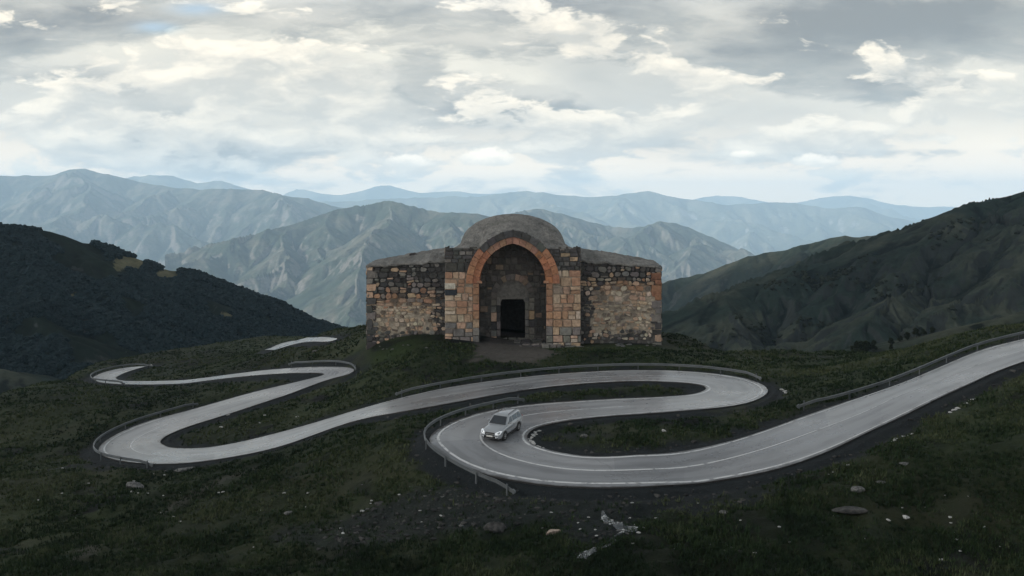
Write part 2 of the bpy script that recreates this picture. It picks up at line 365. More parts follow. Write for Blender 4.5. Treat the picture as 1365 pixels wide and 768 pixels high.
B=[(1830,394),(1660,415),(1530,440),(1430,462),(1365,482),(1326,496),(1292,512),(1251,530.5),(1207,553),(1155,576.5),(1104,602),(1053,621),(1002,633),'1',(931,643),(869,648.5),'2',(812,650.5),(746,648.5),(697,642),'3',(640,631),(600,615),'4',(571,592),(570.5,587),(576,579),(590,568.5),(619,557),'5',(645,550),(684.6,542),(746,537),'6',(808,533),(869,531),(910,529),'7',(925,527),(937,523.5),'8',(944.5,519.5),(941,515),'9',(931,512),(902,509.5),(849,508),'10',(787,511),(730,516),(676,524),(623,533.6),(574,543),(533,550),'11',(500,555),(466,563),(428,575.6),(408,584),(378,594.7),(334,605),'12',(285,613.5),(252,617.5),(217,619),(188,618),(158.6,614),(141,609),'13',(131,600),(138,590),(158.6,578),(194,563),(232,553),'14',(267,543.7),(305,532.6),(343,522),(378,514),'15',(400,509),(421,503.5),(433,501),'16',(437,499.2),(434,498),(416.5,497),'17',(393,497),(349,499.7),(305,504),'18',(246.5,511.5),(202.6,513),'19',(164,512.8),(135,510.6),'20',(123,504.7),(129,500),(144,495),(164.5,490.7),'21',(202.6,487.6)]
def split(L):
    segs=[[]]
    for e in L:
        if isinstance(e,str): segs.append([])
        else: segs[-1].append(e)
    # each seg after first starts with its key
    return segs
def smooth_pair(N=1.2):
    sa,sb=split(A),split(B);pa=[];pb=[]
    for i in range(len(sa)):
        a=np.array(sa[i]+([sa[i+1][0]] if i+1<len(sa) else []),float);b=np.array(sb[i]+([sb[i+1][0]] if i+1<len(sb) else []),float)
        if len(a)<2: pa.append(a);pb.append(b);continue
        wa=np.c_[proj(*a.T)];wb=np.c_[proj(*b.T)]
        a3=np.array(proj(*a.T)).T;b3=np.array(proj(*b.T)).T
        la=np.r_[0,np.cumsum(np.linalg.norm(np.diff(a3,axis=0),axis=1))];lb=np.r_[0,np.cumsum(np.linalg.norm(np.diff(b3,axis=0),axis=1))]
        n=max(3,int(max(la[-1],lb[-1])/N))
        t=np.linspace(0,1,n,endpoint=i+1==len(sa))
        f=lambda p,l:np.c_[np.interp(t*l[-1],l,p[:,0]),np.interp(t*l[-1],l,p[:,1])]
        pa.append(f(a,la));pb.append(f(b,lb))
    return np.vstack(pa),np.vstack(pb)

CREST = np.array([(-700, 70), (-300, 92), (0, 110), (60, 130), (130, 163), (200, 178), (290, 192), (355, 200), (400, 190), (445, 168), (470, 138), (490, 133), (683, 133), (800, 128), (885, 120),
                  (940, 110), (960, 104), (1060, 106), (1180, 104), (1240, 96), (1300, 90), (1500, 92), (2100, 80)], float)
RA, RB = [np.array(proj(*e.T)).T[:, :2] for e in smooth_pair(1.1)]                      # the two edges of the road, paired stations
def smooth_line(P, n=3):
    for _ in range(n):
        Q = P.copy(); Q[1:-1] = .25 * P[:-2] + .5 * P[1:-1] + .25 * P[2:]; P = Q
    return P
RA = smooth_line(RA); RB = smooth_line(RB)
fa = [(353, 466.8), (358, 464.4), (378, 456.6), (396, 452.8), (416, 451), (449, 451.6)]
fb = [(366, 467.2), (371, 465.6), (385, 461), (399, 457.6), (413, 456), (432, 456.2), (444, 455), (449.5, 452.6)]
def resamp(P, n):
    l = np.r_[0, np.cumsum(np.linalg.norm(np.diff(P, axis=0), axis=1))]
    return np.c_[np.interp(np.linspace(0, l[-1], n), l, P[:, 0]), np.interp(np.linspace(0, l[-1], n), l, P[:, 1])]
FA = smooth_line(resamp(np.array(proj(*np.array(fa).T)).T[:, :2], 40)); FB = smooth_line(resamp(np.array(proj(*np.array(fb).T)).T[:, :2], 40))
def seg_dist(x, y, P):
    """distance of points to a polyline, coarse to fine"""
    d = np.full(x.shape, 1e9)
    for i in range(0, len(P)):
        d = np.minimum(d, (x - P[i, 0]) ** 2 + (y - P[i, 1]) ** 2)
    return np.sqrt(d)
def road_dist(x, y):
    """distance from the pavement (0 on it)"""
    dm = seg_dist(x, y, (RA + RB) / 2); hw = np.linalg.norm(RA - RB, axis=1).mean() / 2
    d = dm * 0 + 1e9
    for wgt in (0., .17, .33, .5, .67, .83, 1.):
        d = np.minimum(d, seg_dist(x, y, RA * (1 - wgt) + RB * wgt))
        d = np.minimum(d, seg_dist(x, y, FA * (1 - wgt) + FB * wgt))
    return np.maximum(d - .62, 0)
def ground_smooth(x, y):
    z = S(x, y); px = CX + F * x / np.maximum(y, 1)
    yc = np.interp(px, CREST[:, 0], CREST[:, 1])
    o = np.maximum(y - yc, 0); return z - .012 * o ** 2 / (1 + .012 * o) - .02 * o ** 2 / (1 + .05 * o)
def build_ground():
    px = np.linspace(-640, 1990, 900)
    Y = 16 * (300 / 16.) ** np.linspace(0, 1, 470)
    YY, PX = np.meshgrid(Y, px, indexing='ij'); XX = (PX - CX) / F * YY
    z = ground_smooth(XX, YY)
    near = (YY < 210) & (PX > -420) & (PX < 1800)
    d = np.full(XX.shape, 30.)
    d[near] = road_dist(XX[near], YY[near])
    ch = np.maximum(np.maximum(np.abs(XX) - 20, 0), np.maximum(np.abs(YY - 111) - 9, 0))
    f = sstep(d, .2, 3.2) * sstep(ch, 0, 4) * np.clip(1.5 - YY / 260, .4, 1)
    f2 = sstep(d, .1, 1.2) * sstep(ch, 0, 2)
    b = .55 * fbm(XX / 9, YY / 9, 4, 3) + .22 * (.5 - np.abs(perlin(XX / 3.1, YY / 3.1, 9)))
    fore = sstep(66, 50, 0) if False else sstep(-YY, -64, -46)
    b += fore * (.95 * (.35 - np.abs(fbm(XX / 6.5, YY / 4.5, 3, 21))) + .22 * fbm(XX / 1.5, YY / 1.3, 3, 31))
    z = z + f * b + f2 * .10 * fbm(XX / .9, YY / .9, 3, 15)
    z = z - .06 * sstep(d, .5, 0.) - .22 * sstep(d, .15, .7) * sstep(-d, -2.2, -.9) * sstep(ch, 0, 3)
    V = np.stack([XX, YY, z], -1).reshape(-1, 3)
    o = npmesh('hillside', V, grid_quads(*XX.shape), M['ground']); tag(o, kind='structure')
    dn = d + 1.5 * fbm(XX / 2.0, YY / 2.0, 4, 40)
    side = sstep(-dn, -1.9, -.7)
    # wider dark spoil banks below the two big hairpins and at the near side of the lower road
    spoil = np.exp(-(((XX - 4) / 17) ** 2 + ((YY - 52.0) / 3.4) ** 2)) + np.exp(-(((XX + 35) / 12) ** 2 + ((YY - 76.5) / 3.5) ** 2)) + np.exp(-(((XX - 17) / 8) ** 2 + ((YY - 56) / 2.5) ** 2)) + .85 * np.exp(-(((XX + 6.5) / 6.5) ** 2 + ((YY - 52) / 5.0) ** 2)) + .6 * np.exp(-(((XX - 4) / 4) ** 2 + ((YY - 47) / 3.0) ** 2))
    isl = np.exp(-(((XX - 4.5) / 4) ** 2 + ((YY - 62.5) / 2.2) ** 2))
    side = np.clip(side + .8 * sstep(spoil + isl + .6 * fbm(XX / 4, YY / 4, 4, 51), .45, .85), 0, 1) * (d > -1)
    pth = np.exp(-(((XX - .3) / 6.5) ** 2 + ((YY - 96.5) / 6.0) ** 2)) + .9 * np.exp(-((XX - .2) / 4.2) ** 4) * (np.abs(YY - 104) < 9)
    pth = .85 * sstep(pth + .8 * fbm(XX / 3.5, YY / 3.5, 4, 61), .45, .95)
    trk = np.array([(60, 790), (130, 730), (215, 683), (300, 640), (345, 622)], float)
    tw = np.array(proj(*trk.T)).T[:, :2]; tw = resamp(tw, 90)
    td = np.full(XX.shape, 9.); td[near] = seg_dist(XX[near], YY[near], tw)
    pth = np.maximum(pth, .35 * sstep(-td - .5 * fbm(XX, YY, 3, 5), -.9, -.3))
    isle = np.exp(-(((XX - 9.5) / 7) ** 2 + ((YY - 63.5) / 3) ** 2)) + .8 * np.exp(-(((XX - 9) / 9) ** 2 + ((YY - 79) / 1.6) ** 2)) + .9 * np.exp(-(((XX - 19) / 5) ** 2 + ((YY - 71) / 4) ** 2)) + .8 * np.exp(-(((XX + 20) / 5) ** 2 + ((YY - 103) / 5) ** 2))
    tan = .75 * sstep(isle + .8 * fbm(XX / 3, YY / 2, 4, 71), .5, 1.1)
    lush = sstep(np.exp(-(((np.abs(XX) - 14) / 6) ** 2 + ((YY - 101.5) / 3.4) ** 2)) + .6 * np.exp(-(((XX + 12) / 8) ** 2 + ((YY - 50) / 5) ** 2)) + .5 * np.exp(-(((XX - 17) / 9) ** 2 + ((YY - 45) / 4) ** 2)) + .5 * fbm(XX / 3, YY / 3, 4, 81), .4, 1.0) * .8
    attr(o, 'gravel', side); attr(o, 'path', pth); attr(o, 'tan', tan); attr(o, 'lush', lush)
    return dict(X=XX, Y=YY, z=z, d=d, side=side, path=pth, ch=ch, px=PX)
GR = build_ground()
def ground_at(x, y):
    """height of the built ground, bilinear in its own fan grid"""
    x = np.asarray(x, float); y = np.asarray(y, float)
    c = ((CX + F * x / y) + 640) / 2630 * 899; r = np.log(y / 16) / np.log(300 / 16.) * 469
    c0 = np.clip(np.floor(c).astype(int), 0, 898); r0 = np.clip(np.floor(r).astype(int), 0, 468)
    u = np.clip(c - c0, 0, 1); v = np.clip(r - r0, 0, 1); z = GR['z']
    return (z[r0, c0] * (1 - u) + z[r0, c0 + 1] * u) * (1 - v) + (z[r0 + 1, c0] * (1 - u) + z[r0 + 1, c0 + 1] * u) * v
def spot(px, py):
    """ground point seen at a photo position"""
    x, y, _ = proj([px], [py]); return float(x[0]), float(y[0]), float(ground_at(x[0], y[0]))

# ------------------------------------------------------------------ road, markings
def ribbon(name, L, R, lift, m, ncross=8, skirt=.25, side_label=None):
    n = len(L); ws = np.linspace(0, 1, ncross + 1)
    P = L[:, None] * (1 - ws)[None, :, None] + R[:, None] * ws[None, :, None]
    z = S(P[..., 0], P[..., 1]) + lift
    V = np.concatenate([P, z[..., None]], -1)
    if skirt:           # broken edge of the pavement: a sharp step with vertices of its own
        lo = V[:, :1].copy(); lo[..., 2] -= skirt; hi = V[:, -1:].copy(); hi[..., 2] -= skirt
        V = np.concatenate([lo, V[:, :1], V, V[:, -1:], hi], 1)
    nc = V.shape[1]; fq = grid_quads(n, nc)
    if skirt: col_ = np.tile(np.arange(nc - 1), n - 1); fq = fq[(col_ != 1) & (col_ != nc - 3)]
    o = npmesh(name, V.reshape(-1, 3), fq, m)
    s = np.r_[0, np.cumsum(np.linalg.norm(np.diff((L + R) / 2, axis=0), axis=1))]
    u = np.r_[-.6, -.6, ws, 1.6, 1.6] if skirt else ws
    uv = np.stack(np.broadcast_arrays(u[None], s[:, None]), -1).reshape(-1, 2)
    ul = o.data.uv_layers.new(name='UVMap'); idx = np.zeros(len(o.data.loops), np.int32); o.data.loops.foreach_get('vertex_index', idx)
    ul.data.foreach_set('uv', uv[idx].astype(np.float32).ravel())
    return tag(o, kind='structure')
def widen(A_, B_, w):
    d = (B_ - A_) / np.linalg.norm(B_ - A_, axis=1)[:, None]; return A_ - d * w, B_ + d * w
wa, wb = widen(RA, RB, np.full((len(RA), 1), .15))
wid = np.linalg.norm(wa - wb, axis=1)
ROAD_LIFT = .05
ribbon('road', wa, wb, ROAD_LIFT, M['asphalt'])
ribbon('far_road', FA, FB, ROAD_LIFT, M['asphalt'])
def marking(name, f, w, i0, i1, off=0.0):
    c = RA * (1 - f) + RB * f; d = (RB - RA) / np.linalg.norm(RB - RA, axis=1)[:, None]; c = c + d * off
    c = smooth_line(c, 4)
    ribbon(name, (c - d * w / 2)[i0:i1], (c + d * w / 2)[i0:i1], ROAD_LIFT + .012, M['paint'], 1, 0)
def station(px, py, side):
    x, y, _ = proj([px], [py]); P = RA if side == 'A' else RB
    return int(np.argmin((P[:, 0] - x[0]) ** 2 + (P[:, 1] - y[0]) ** 2))
n_ = len(RA)
marking('edge_line', 0, .17, 0, station(690, 502, 'A'), .22); marking('edge_line', 1, .19, 0, station(690, 521, 'B'), -.25)
marking('edge_line', 1, .17, station(330, 606, 'B'), station(232, 553, 'B'), -.25); marking('edge_line', 0, .14, station(787, 496, 'A'), station(480, 546, 'A'), .25)
marking('centre_line', .5, .15, 0, station(869, 551, 'A')); marking('centre_line', .5, .12, station(900, 494.6, 'A'), station(560, 525, 'A'))
marking('centre_line', .5, .12, station(246, 599.4, 'A'), station(252, 568, 'A'))

# ------------------------------------------------------------------ guard rails
BEAM = [(a, .60 + (h - .59) * .78) for a, h in [(-.01, .43), (.045, .46), (.045, .53), (-.02, .57), (-.02, .61), (.045, .65), (.045, .72), (-.01, .75), (-.035, .75), (.02, .71), (.02, .66), (-.045, .615), (-.045, .565), (.02, .52), (.02, .47), (-.035, .43)]]
def guard_rail(label, side, p0, p1, off, flare=(1.0, 1.0), hscale=1.0, post_gap=3.0):
    P = RA if side == 'A' else RB; Q = RB if side == 'A' else RA
    i0, i1 = station(*p0, side), station(*p1, side)
    if i0 > i1: i0, i1 = i1, i0
    out = (P - Q) / np.linalg.norm(P - Q, axis=1)[:, None]; c = smooth_line(P + out * off, 6)[i0:i1 + 1].copy(); oo = out[i0:i1 + 1]
    c = np.r_[c[:1], c]if False else c
    m_ = min(6, len(c) // 4)
    for k in range(m_):
        c[k] += oo[k] * flare[0] * (1 - k / m_) ** 2; c[-1 - k] += oo[-1 - k] * flare[1] * (1 - k / m_) ** 2
    L = np.r_[0, np.cumsum(np.linalg.norm(np.diff(c, axis=0), axis=1))]
    c = resamp(c, max(8, int(L[-1] / .7))); t = np.gradient(c, axis=0); t /= np.linalg.norm(t, axis=1)[:, None]
    nn = np.c_[-t[:, 1], t[:, 0]]
    if (nn[len(nn) // 2] @ (Q[(i0 + i1) // 2] - P[(i0 + i1) // 2])) < 0: nn = -nn       # towards the road
    gz = ground_at(c[:, 0], c[:, 1]); gz = np.convolve(np.pad(gz, 4, mode='edge'), np.ones(9) / 9, 'valid')
    gz = np.maximum(gz, S(c[:, 0], c[:, 1]) - .15)
    drop = np.zeros(len(c)); drop[0] = drop[-1] = .30; drop[1] = drop[-2] = .12
    base = np.array([c[len(c) // 2, 0], c[len(c) // 2, 1], gz[len(c) // 2]])
    root = thing('guard_rail', label, 'guard rail', base, 0, 'guard rails along the hairpin road')
    V = []
    for k in range(len(c)):
        for a, h in BEAM:
            V.append((c[k, 0] + nn[k, 0] * (a + .07), c[k, 1] + nn[k, 1] * (a + .07), gz[k] + h * hscale - drop[k]))
    m = len(BEAM); fs = []
    for k in range(len(c) - 1):
        for j in range(m):
            a, b = k * m + j, k * m + (j + 1) % m; fs.append((a, b, b + m, a + m))
    fs += [tuple(range(m))[::-1], tuple(range((len(c) - 1) * m, len(c) * m))]
    mesh('beam', np.array(V) - base, fs, M['steel'], root)
    for e in (0, -1):       # rounded end shoe
        x, y = c[e]; r = []
        for k in range(9):
            an = pi * k / 8; r.append((an, ))
        tt = t[e] * (1 if e == -1 else -1); vv = []; ff = []
        for k in range(9):
            an = -pi / 2 + pi * k / 8
            for s_ in (-.05, .05):
                vv.append((x + tt[0] * (.02 + .22 * cos(an)) + nn[e][0] * (.07 + s_), y + tt[1] * (.02 + .22 * cos(an)) + nn[e][1] * (.07 + s_), gz[e] + .59 * hscale - drop[e] + .17 * sin(an)))
        for k in range(8): ff.append((2 * k, 2 * k + 1, 2 * k + 3, 2 * k + 2))
        ff += [tuple(range(0, 18, 2)), tuple(range(1, 18, 2))[::-1]]
        mesh('end_shoe', np.array(vv) - base, ff, M['steel'], root)
    tot = np.r_[0, np.cumsum(np.linalg.norm(np.diff(c, axis=0), axis=1))]
    np_ = max(3, int(tot[-1] / post_gap))
    pm = None
    for k in range(np_ + 1):
        s_ = min(max(tot[-1] * k / np_, .4), tot[-1] - .4); x = np.interp(s_, tot, c[:, 0]); y = np.interp(s_, tot, c[:, 1]); z = np.interp(s_, tot, gz)
        i = int(np.clip(np.searchsorted(tot, s_), 0, len(c) - 1)); ang = math.atan2(nn[i, 1], nn[i, 0])
        if pm is None:
            # C-section post: web and two flanges, bevelled top
            prof = [(-.06, -.05), (.02, -.05), (.02, -.035), (-.045, -.035), (-.045, .035), (.02, .035), (.02, .05), (-.06, .05)]
            vv = [(a, b, -.7) for a, b in prof] + [(a, b, .70 * hscale) for a, b in prof]; q = len(prof)
            pm = mesh('post', vv, [(j, (j + 1) % q, q + (j + 1) % q, q + j) for j in range(q)] + [tuple(range(q))[::-1], tuple(range(q, 2 * q))], M['steel'], root)
            po = pm
        else:
            po = pm.copy(); C.objects.link(po); po.parent = root
        po.location = (x - base[0], y - base[1], z - base[2]); po.rotation_euler = (0, 0, ang)
    return root
guard_rail('grey steel guard rail curving round the hairpin in front of the silver car', 'B', (697, 642), (698, 540), 1.0, (.9, .8))
guard_rail('long dark guard rail behind the upper road below the stone church', 'A', (533, 532), (1003, 507), .9, (.6, .6), 1.0, 4.0)
guard_rail('straight steel guard rail on the far side of the road climbing to the right edge', 'A', (1780, 380), (1072, 556), 1.35, (.3, 1.6), .95, 4.0)
guard_rail('guard rail round the outside of the big hairpin lowest on the left slope', 'B', (200, 620), (262, 545), .9, (.4, .8), 1.0, 4.0)
guard_rail('short guard rail round the tight bend just left of the stone church', 'A', (478, 494.5), (385, 491.5), .8, (.4, .6), .95, 4.0)
guard_rail('guard rail round the farthest small bend at the left brow of the hill', 'B', (158, 513), (202, 487.6), .9, (.4, .4), 1.0, 5.0)

# ------------------------------------------------------------------ mountains
def erosion(x, y, dx, dy, cell, octs=5, seed=100, branch=1.0):
    """downhill gully pattern, several octaves, each following the slope of the ones before"""
    h = np.zeros_like(x); gx, gy = dx.copy(), dy.copy(); a = 1.0; tot = 0
    for k in range(octs):
        f = 2.0 ** k / cell; X_, Y_ = x * f, y * f; ix = np.floor(X_); iy = np.floor(Y_); fx = X_ - ix; fy = Y_ - iy
        l = np.sqrt(gx * gx + gy * gy) + 1e-6; sx, sy = gy / l, -gx / l
        acc = np.zeros_like(x); ax = np.zeros_like(x); ay = np.zeros_like(x); wt = np.zeros_like(x)
        for i in (-1, 0, 1, 2):
            for j in (-1, 0, 1, 2):
                ox = hash2(ix - i, iy - j, seed + k) * .5; oy = hash2(ix - i, iy - j, seed + 50 + k) * .5
                px_ = fx + i - ox - .25; py_ = fy + j - oy - .25; d = px_ * px_ + py_ * py_; w_ = np.exp(-d * 2.2)
                mg = (px_ * sx + py_ * sy) * 2 * pi
                acc += np.cos(mg) * w_; s_ = -np.sin(mg) * w_; ax += s_ * sx; ay += s_ * sy; wt += w_
        acc /= wt; ax /= wt; ay /= wt
        h += a * acc; tot += a; gx = gx + a * ax * branch * l; gy = gy + a * ay * branch * l
        a *= .5
    return h / tot
def tents(x, y, segs):
    """height of a roof-like land whose ridges are the given falling lines"""
    z = np.full(x.shape, -1e9)
    for x0, y0, z0, x1, y1, z1, sl in segs:
        ex, ey = x1 - x0, y1 - y0; l2 = ex * ex + ey * ey + 1e-9
        t = np.clip(((x - x0) * ex + (y - y0) * ey) / l2, 0, 1)
        np.maximum(z, z0 + (z1 - z0) * t - sl * np.hypot(x - x0 - ex * t, y - y0 - ey * t), out=z)
    return z
def mountain(name, ridge, dist, wf, zb, m, cell, amp, nu=420, nt=150, seed=0, slope=.55, spurs=8, fall=.24, lean=(-.6, .6), sub=3, jag=0.0, wbk=None, warp=.35, given=(), sc=1.0):
    wf *= sc; cell *= sc; amp *= sc; zb = max(zb * sc, -700)
    R = random.Random(seed * 77 + 5)
    ridge = np.array(ridge, float); u = np.linspace(ridge[0, 0], ridge[-1, 0], nu); dist = np.array(dist, float).reshape(-1, 2) * (1, sc)
    k = np.ones(5) / 5.
    py = np.convolve(np.pad(np.interp(u, ridge[:, 0], ridge[:, 1]), 2, mode='edge'), k, 'valid')
    Df = lambda q: np.interp(q, dist[:, 0], dist[:, 1]) * (1 + .05 * fbm(q / 110., q * 0 + seed, 2, seed))
    D = Df(u); zc = -(py - HZ) / F * D + jag * D * .001 * fbm(u / 8., u * 0 + 3.3, 4, seed + 7)
    cx = (u - CX) / F * D
    st = max(1, nu // 110); segs = []
    ii = list(range(0, nu, st)) + [nu - 1]
    for a_, b_ in zip(ii[:-1], ii[1:]): segs.append((cx[a_], D[a_], zc[a_], cx[b_], D[b_], zc[b_], slope))
    H_ = zc.max() - zb
    def spur(x, y, z, ang, fl, step, lim, depth):
        """walk a falling ridge; ang from straight towards the viewer, positive = to the right"""
        k_ = 0; side = R.choice((-1, 1))
        while z > lim and k_ < 14:
            a2 = ang + R.uniform(-.28, .28); nx = x + sin(a2) * step; ny = y - cos(a2) * step; nz = z - step * fl * R.uniform(.25, 1.75)
            segs.append((x, y, z, nx, ny, nz, slope * (1.0 + .12 * depth)))
            if depth < 2 and sub and k_ and R.random() < .75:
                side = -side; spur(nx, ny, nz, ang + side * R.uniform(.7, 1.15), fl * 1.6, step * .55, lim, depth + 1)
            x, y, z = nx, ny, nz; k_ += 1
    for i in range(spurs):
        q = ridge[0, 0] + (ridge[-1, 0] - ridge[0, 0]) * (i + R.uniform(.15, .85)) / spurs; j = int((q - u[0]) / (u[-1] - u[0]) * (nu - 1))
        spur(cx[j], D[j], zc[j] - H_ * .015, R.uniform(*lean), fall, wf * .11, zb + .06 * H_, 0)
    for q, ang, fl in given:
        j = int((q - u[0]) / (u[-1] - u[0]) * (nu - 1)); spur(cx[j], D[j], zc[j] - H_ * .004, ang, fl, wf * .11, zb + .06 * H_, 0)
    wbk = wbk or wf * .35; nb = max(6, nt // 8)
    t = np.r_[np.linspace(-1, 0, nb + 1)[:-1], np.linspace(0, 1, nt)]
    T, U = np.meshgrid(t, np.arange(nu), indexing='ij')
    YY = D[None] - np.where(T > 0, T ** 1.1 * wf, T * wbk); XX = (u[None] - CX) / F * YY
    env = sstep(np.abs(T), 0, .10)
    wx = warp * cell * env * fbm(XX / cell / 1.6, YY / cell / 1.6, 3, seed + 21); wy = warp * cell * env * fbm(XX / cell / 1.6, YY / cell / 1.6, 3, seed + 31)
    Z = np.maximum(tents(XX + wx, YY + wy, segs), zb)
    for _ in range(1):       # weathering rounds the tent edges
        Zp = np.pad(Z, 1, mode='edge'); Zs = (Zp[:-2, 1:-1] + Zp[2:, 1:-1] + Zp[1:-1, :-2] + Zp[1:-1, 2:] + 2 * Z) / 6; Z = Z + (Zs - Z) * env
    Xt, Xu = np.gradient(XX); Yt, Yu = np.gradient(YY); Zt, Zu = np.gradient(Z); det = Xt * Yu - Xu * Yt
    dx = (Zt * Yu - Zu * Yt) / det; dy = (Zu * Xt - Zt * Xu) / det
    er = erosion(XX, YY, dx, dy, cell, 5, seed * 13 + 100)
    Z = Z + amp * er * (.06 + .94 * sstep(np.abs(T), .0, .14)) + .25 * amp * env * fbm(XX / cell * 2.5, YY / cell * 2.5, 5, seed + 41)
    o = npmesh(name, np.stack([XX, YY, Z], -1).reshape(-1, 3), grid_quads(*XX.shape), m); tag(o, kind='structure')
    attr(o, 'gully', .5 - .5 * er)
    return dict(X=XX, Y=YY, Z=Z, T=T, U=np.broadcast_to(u[None], XX.shape), er=er)
GREEN, TAN, SCRUB, ROCK = (.038, .048, .034), (.115, .108, .084), (.010, .017, .014), (.120, .110, .098)
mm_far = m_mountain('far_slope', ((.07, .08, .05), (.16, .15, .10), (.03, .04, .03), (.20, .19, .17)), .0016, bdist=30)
mm_mid = m_mountain('mid_slope', (GREEN, TAN, SCRUB, ROCK), .0028, bdist=12)
mm_cen = m_mountain('near_slope', ((.036, .048, .032), (.092, .088, .066), SCRUB, ROCK), .004, bdist=8)
mm_dark = m_mountain('heather_slope', ((.016, .026, .022), (.052, .058, .044), (.004, .008, .008), (.026, .031, .030)), .010, bdist=2.5)  # tan and scrub spread apart to paint in lit ridges and dark gullies
mm_wood = m_mountain('wood_floor', ((.010, .016, .012), (.014, .021, .014), (.007, .010, .008), (.04, .042, .04)), .010, forest=1, bdist=1.5)
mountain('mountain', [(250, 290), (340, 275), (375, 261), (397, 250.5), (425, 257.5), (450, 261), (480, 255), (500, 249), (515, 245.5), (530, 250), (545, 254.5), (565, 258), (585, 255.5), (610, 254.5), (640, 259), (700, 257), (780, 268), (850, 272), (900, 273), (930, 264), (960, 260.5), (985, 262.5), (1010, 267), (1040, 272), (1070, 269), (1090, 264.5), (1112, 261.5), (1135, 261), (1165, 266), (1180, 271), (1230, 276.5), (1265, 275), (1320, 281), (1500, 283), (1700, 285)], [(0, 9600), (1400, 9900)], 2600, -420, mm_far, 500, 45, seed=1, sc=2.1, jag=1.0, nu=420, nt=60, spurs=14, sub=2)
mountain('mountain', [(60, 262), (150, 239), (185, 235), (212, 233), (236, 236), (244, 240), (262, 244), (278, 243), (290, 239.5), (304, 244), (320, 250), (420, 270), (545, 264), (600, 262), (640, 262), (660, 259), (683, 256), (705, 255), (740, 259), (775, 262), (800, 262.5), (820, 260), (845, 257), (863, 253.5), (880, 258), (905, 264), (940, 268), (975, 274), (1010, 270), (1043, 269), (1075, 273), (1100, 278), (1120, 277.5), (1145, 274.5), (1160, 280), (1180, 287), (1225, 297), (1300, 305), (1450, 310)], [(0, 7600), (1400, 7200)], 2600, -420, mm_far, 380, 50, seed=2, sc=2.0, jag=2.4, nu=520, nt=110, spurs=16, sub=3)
mountain('mountain', [(-420, 250), (-300, 240), (-150, 242), (0, 234.5), (30, 234), (60, 235), (80, 231), (92, 226), (105, 224.2), (118, 226), (132, 230), (150, 233), (175, 240), (200, 245), (230, 250), (270, 253), (310, 251), (332, 253), (345, 252.5), (360, 256), (380, 261), (410, 265), (455, 277), (520, 292), (620, 312), (720, 330), (850, 345)], [(-300, 5000), (150, 5200), (350, 4600), (850, 5000)], 2900, -420, mm_mid, 260, 42, seed=3, sc=1.85, jag=2.4, nu=620, nt=240, spurs=9, lean=(-.2, .9), given=((105, .5, .22), (345, -.75, .2), (345, .5, .26), (230, .2, .2)))
mountain('mountain', [(540, 320), (620, 298), (659, 288), (690, 283), (703, 280.5), (722, 278.5), (745, 284), (766, 290), (790, 297), (816, 302.5), (835, 304), (857, 303), (868, 299), (882, 295), (897, 297), (915, 302), (945, 315), (971, 326), (985, 336), (1000, 346), (1060, 372), (1150, 395)], [(500, 4300), (800, 4000), (1100, 3800)], 1900, -420, mm_mid, 200, 28, seed=4, sc=1.75, jag=2.4, nu=460, nt=170, spurs=6, given=((722, -.6, .24), (882, -.5, .25), (722, .7, .24), (882, .6, .22)))
mountain('mountain', [(220, 420), (300, 382), (340, 352), (400, 315), (430, 297), (450, 288), (480, 277), (498, 270.5), (515, 267.5), (533, 271), (552, 275), (571, 281), (600, 283.5), (627, 284), (660, 290), (700, 305), (760, 330), (850, 360), (950, 395)], [(200, 3100), (515, 3300), (950, 2900)], 1750, -420, mm_cen, 190, 24, seed=5, sc=1.65, jag=2.4, nu=520, nt=240, spurs=5, given=((515, -.95, .19), (515, .25, .26), (450, -.6, .25), (600, .1, .25)))
mountain('mountain', [(560, 520), (680, 450), (760, 415), (800, 400), (840, 390), (880, 378), (905, 372), (925, 367.5), (945, 362.5), (960, 356), (975, 350), (990, 345), (1000, 339), (1010, 341), (1015, 337), (1030, 336.5), (1045, 333), (1060, 329.5), (1080, 324), (1100, 319.5), (1112, 316), (1125, 314.8), (1140, 317), (1150, 317), (1180, 312), (1225, 302), (1300, 290), (1400, 280), (1700, 270)], [(560, 1600), (800, 1500), (1250, 1350), (1700, 1300)], 560, -330, m_mountain('crag_slope', ((.020, .028, .021), (.050, .052, .038), (.008, .013, .011), (.050, .050, .048)), .008, bdist=3), 70, 10, seed=6, sc=1.0, jag=3.5, nu=460, nt=130, spurs=10, slope=.6, sub=2)
HILL = mountain('grassy_hill', [(840, 470), (880, 440), (915, 425), (945, 405), (975, 390), (1010, 380), (1045, 371), (1080, 360), (1100, 352), (1130, 345), (1160, 335), (1190, 318), (1215, 305), (1228, 298), (1240, 290.5), (1262, 282), (1282, 277.5), (1300, 273), (1322, 267.5), (1345, 261), (1365, 255), (1450, 232), (1600, 205), (1850, 190)], [(800, 760), (1100, 860), (1365, 900), (1850, 950)], 560, -260, mm_dark, 60, 15, seed=8, sc=0.62, jag=.6, nu=560, nt=240, spurs=4, slope=.42, sub=2, given=((1090, -.7, .33), (1240, -.55, .30), (1365, -.35, .28), (1180, .1, .36), (1480, -.2, .3)))
WOOD = mountain('wooded_hill', [(-520, 244), (-250, 276), (-100, 292), (0, 302), (20, 304), (40, 305.5), (62, 308), (80, 312), (95, 318), (105, 323.5), (118, 325), (132, 325), (145, 332), (155, 338), (175, 347), (200, 356), (225, 361), (240, 361), (258, 362), (275, 370), (290, 379), (310, 388), (330, 396), (345, 401), (360, 409), (380, 421), (400, 432), (425, 449), (470, 474), (540, 504)], [(-500, 760), (0, 800), (250, 900), (430, 1250), (540, 1400)], 430, -260, mm_wood, 60, 7, seed=9, sc=0.62, jag=.5, nu=520, nt=220, spurs=5, slope=.45, sub=2, given=((20, .6, .30), (118, .5, .34), (258, .5, .4), (-200, .5, .3)))
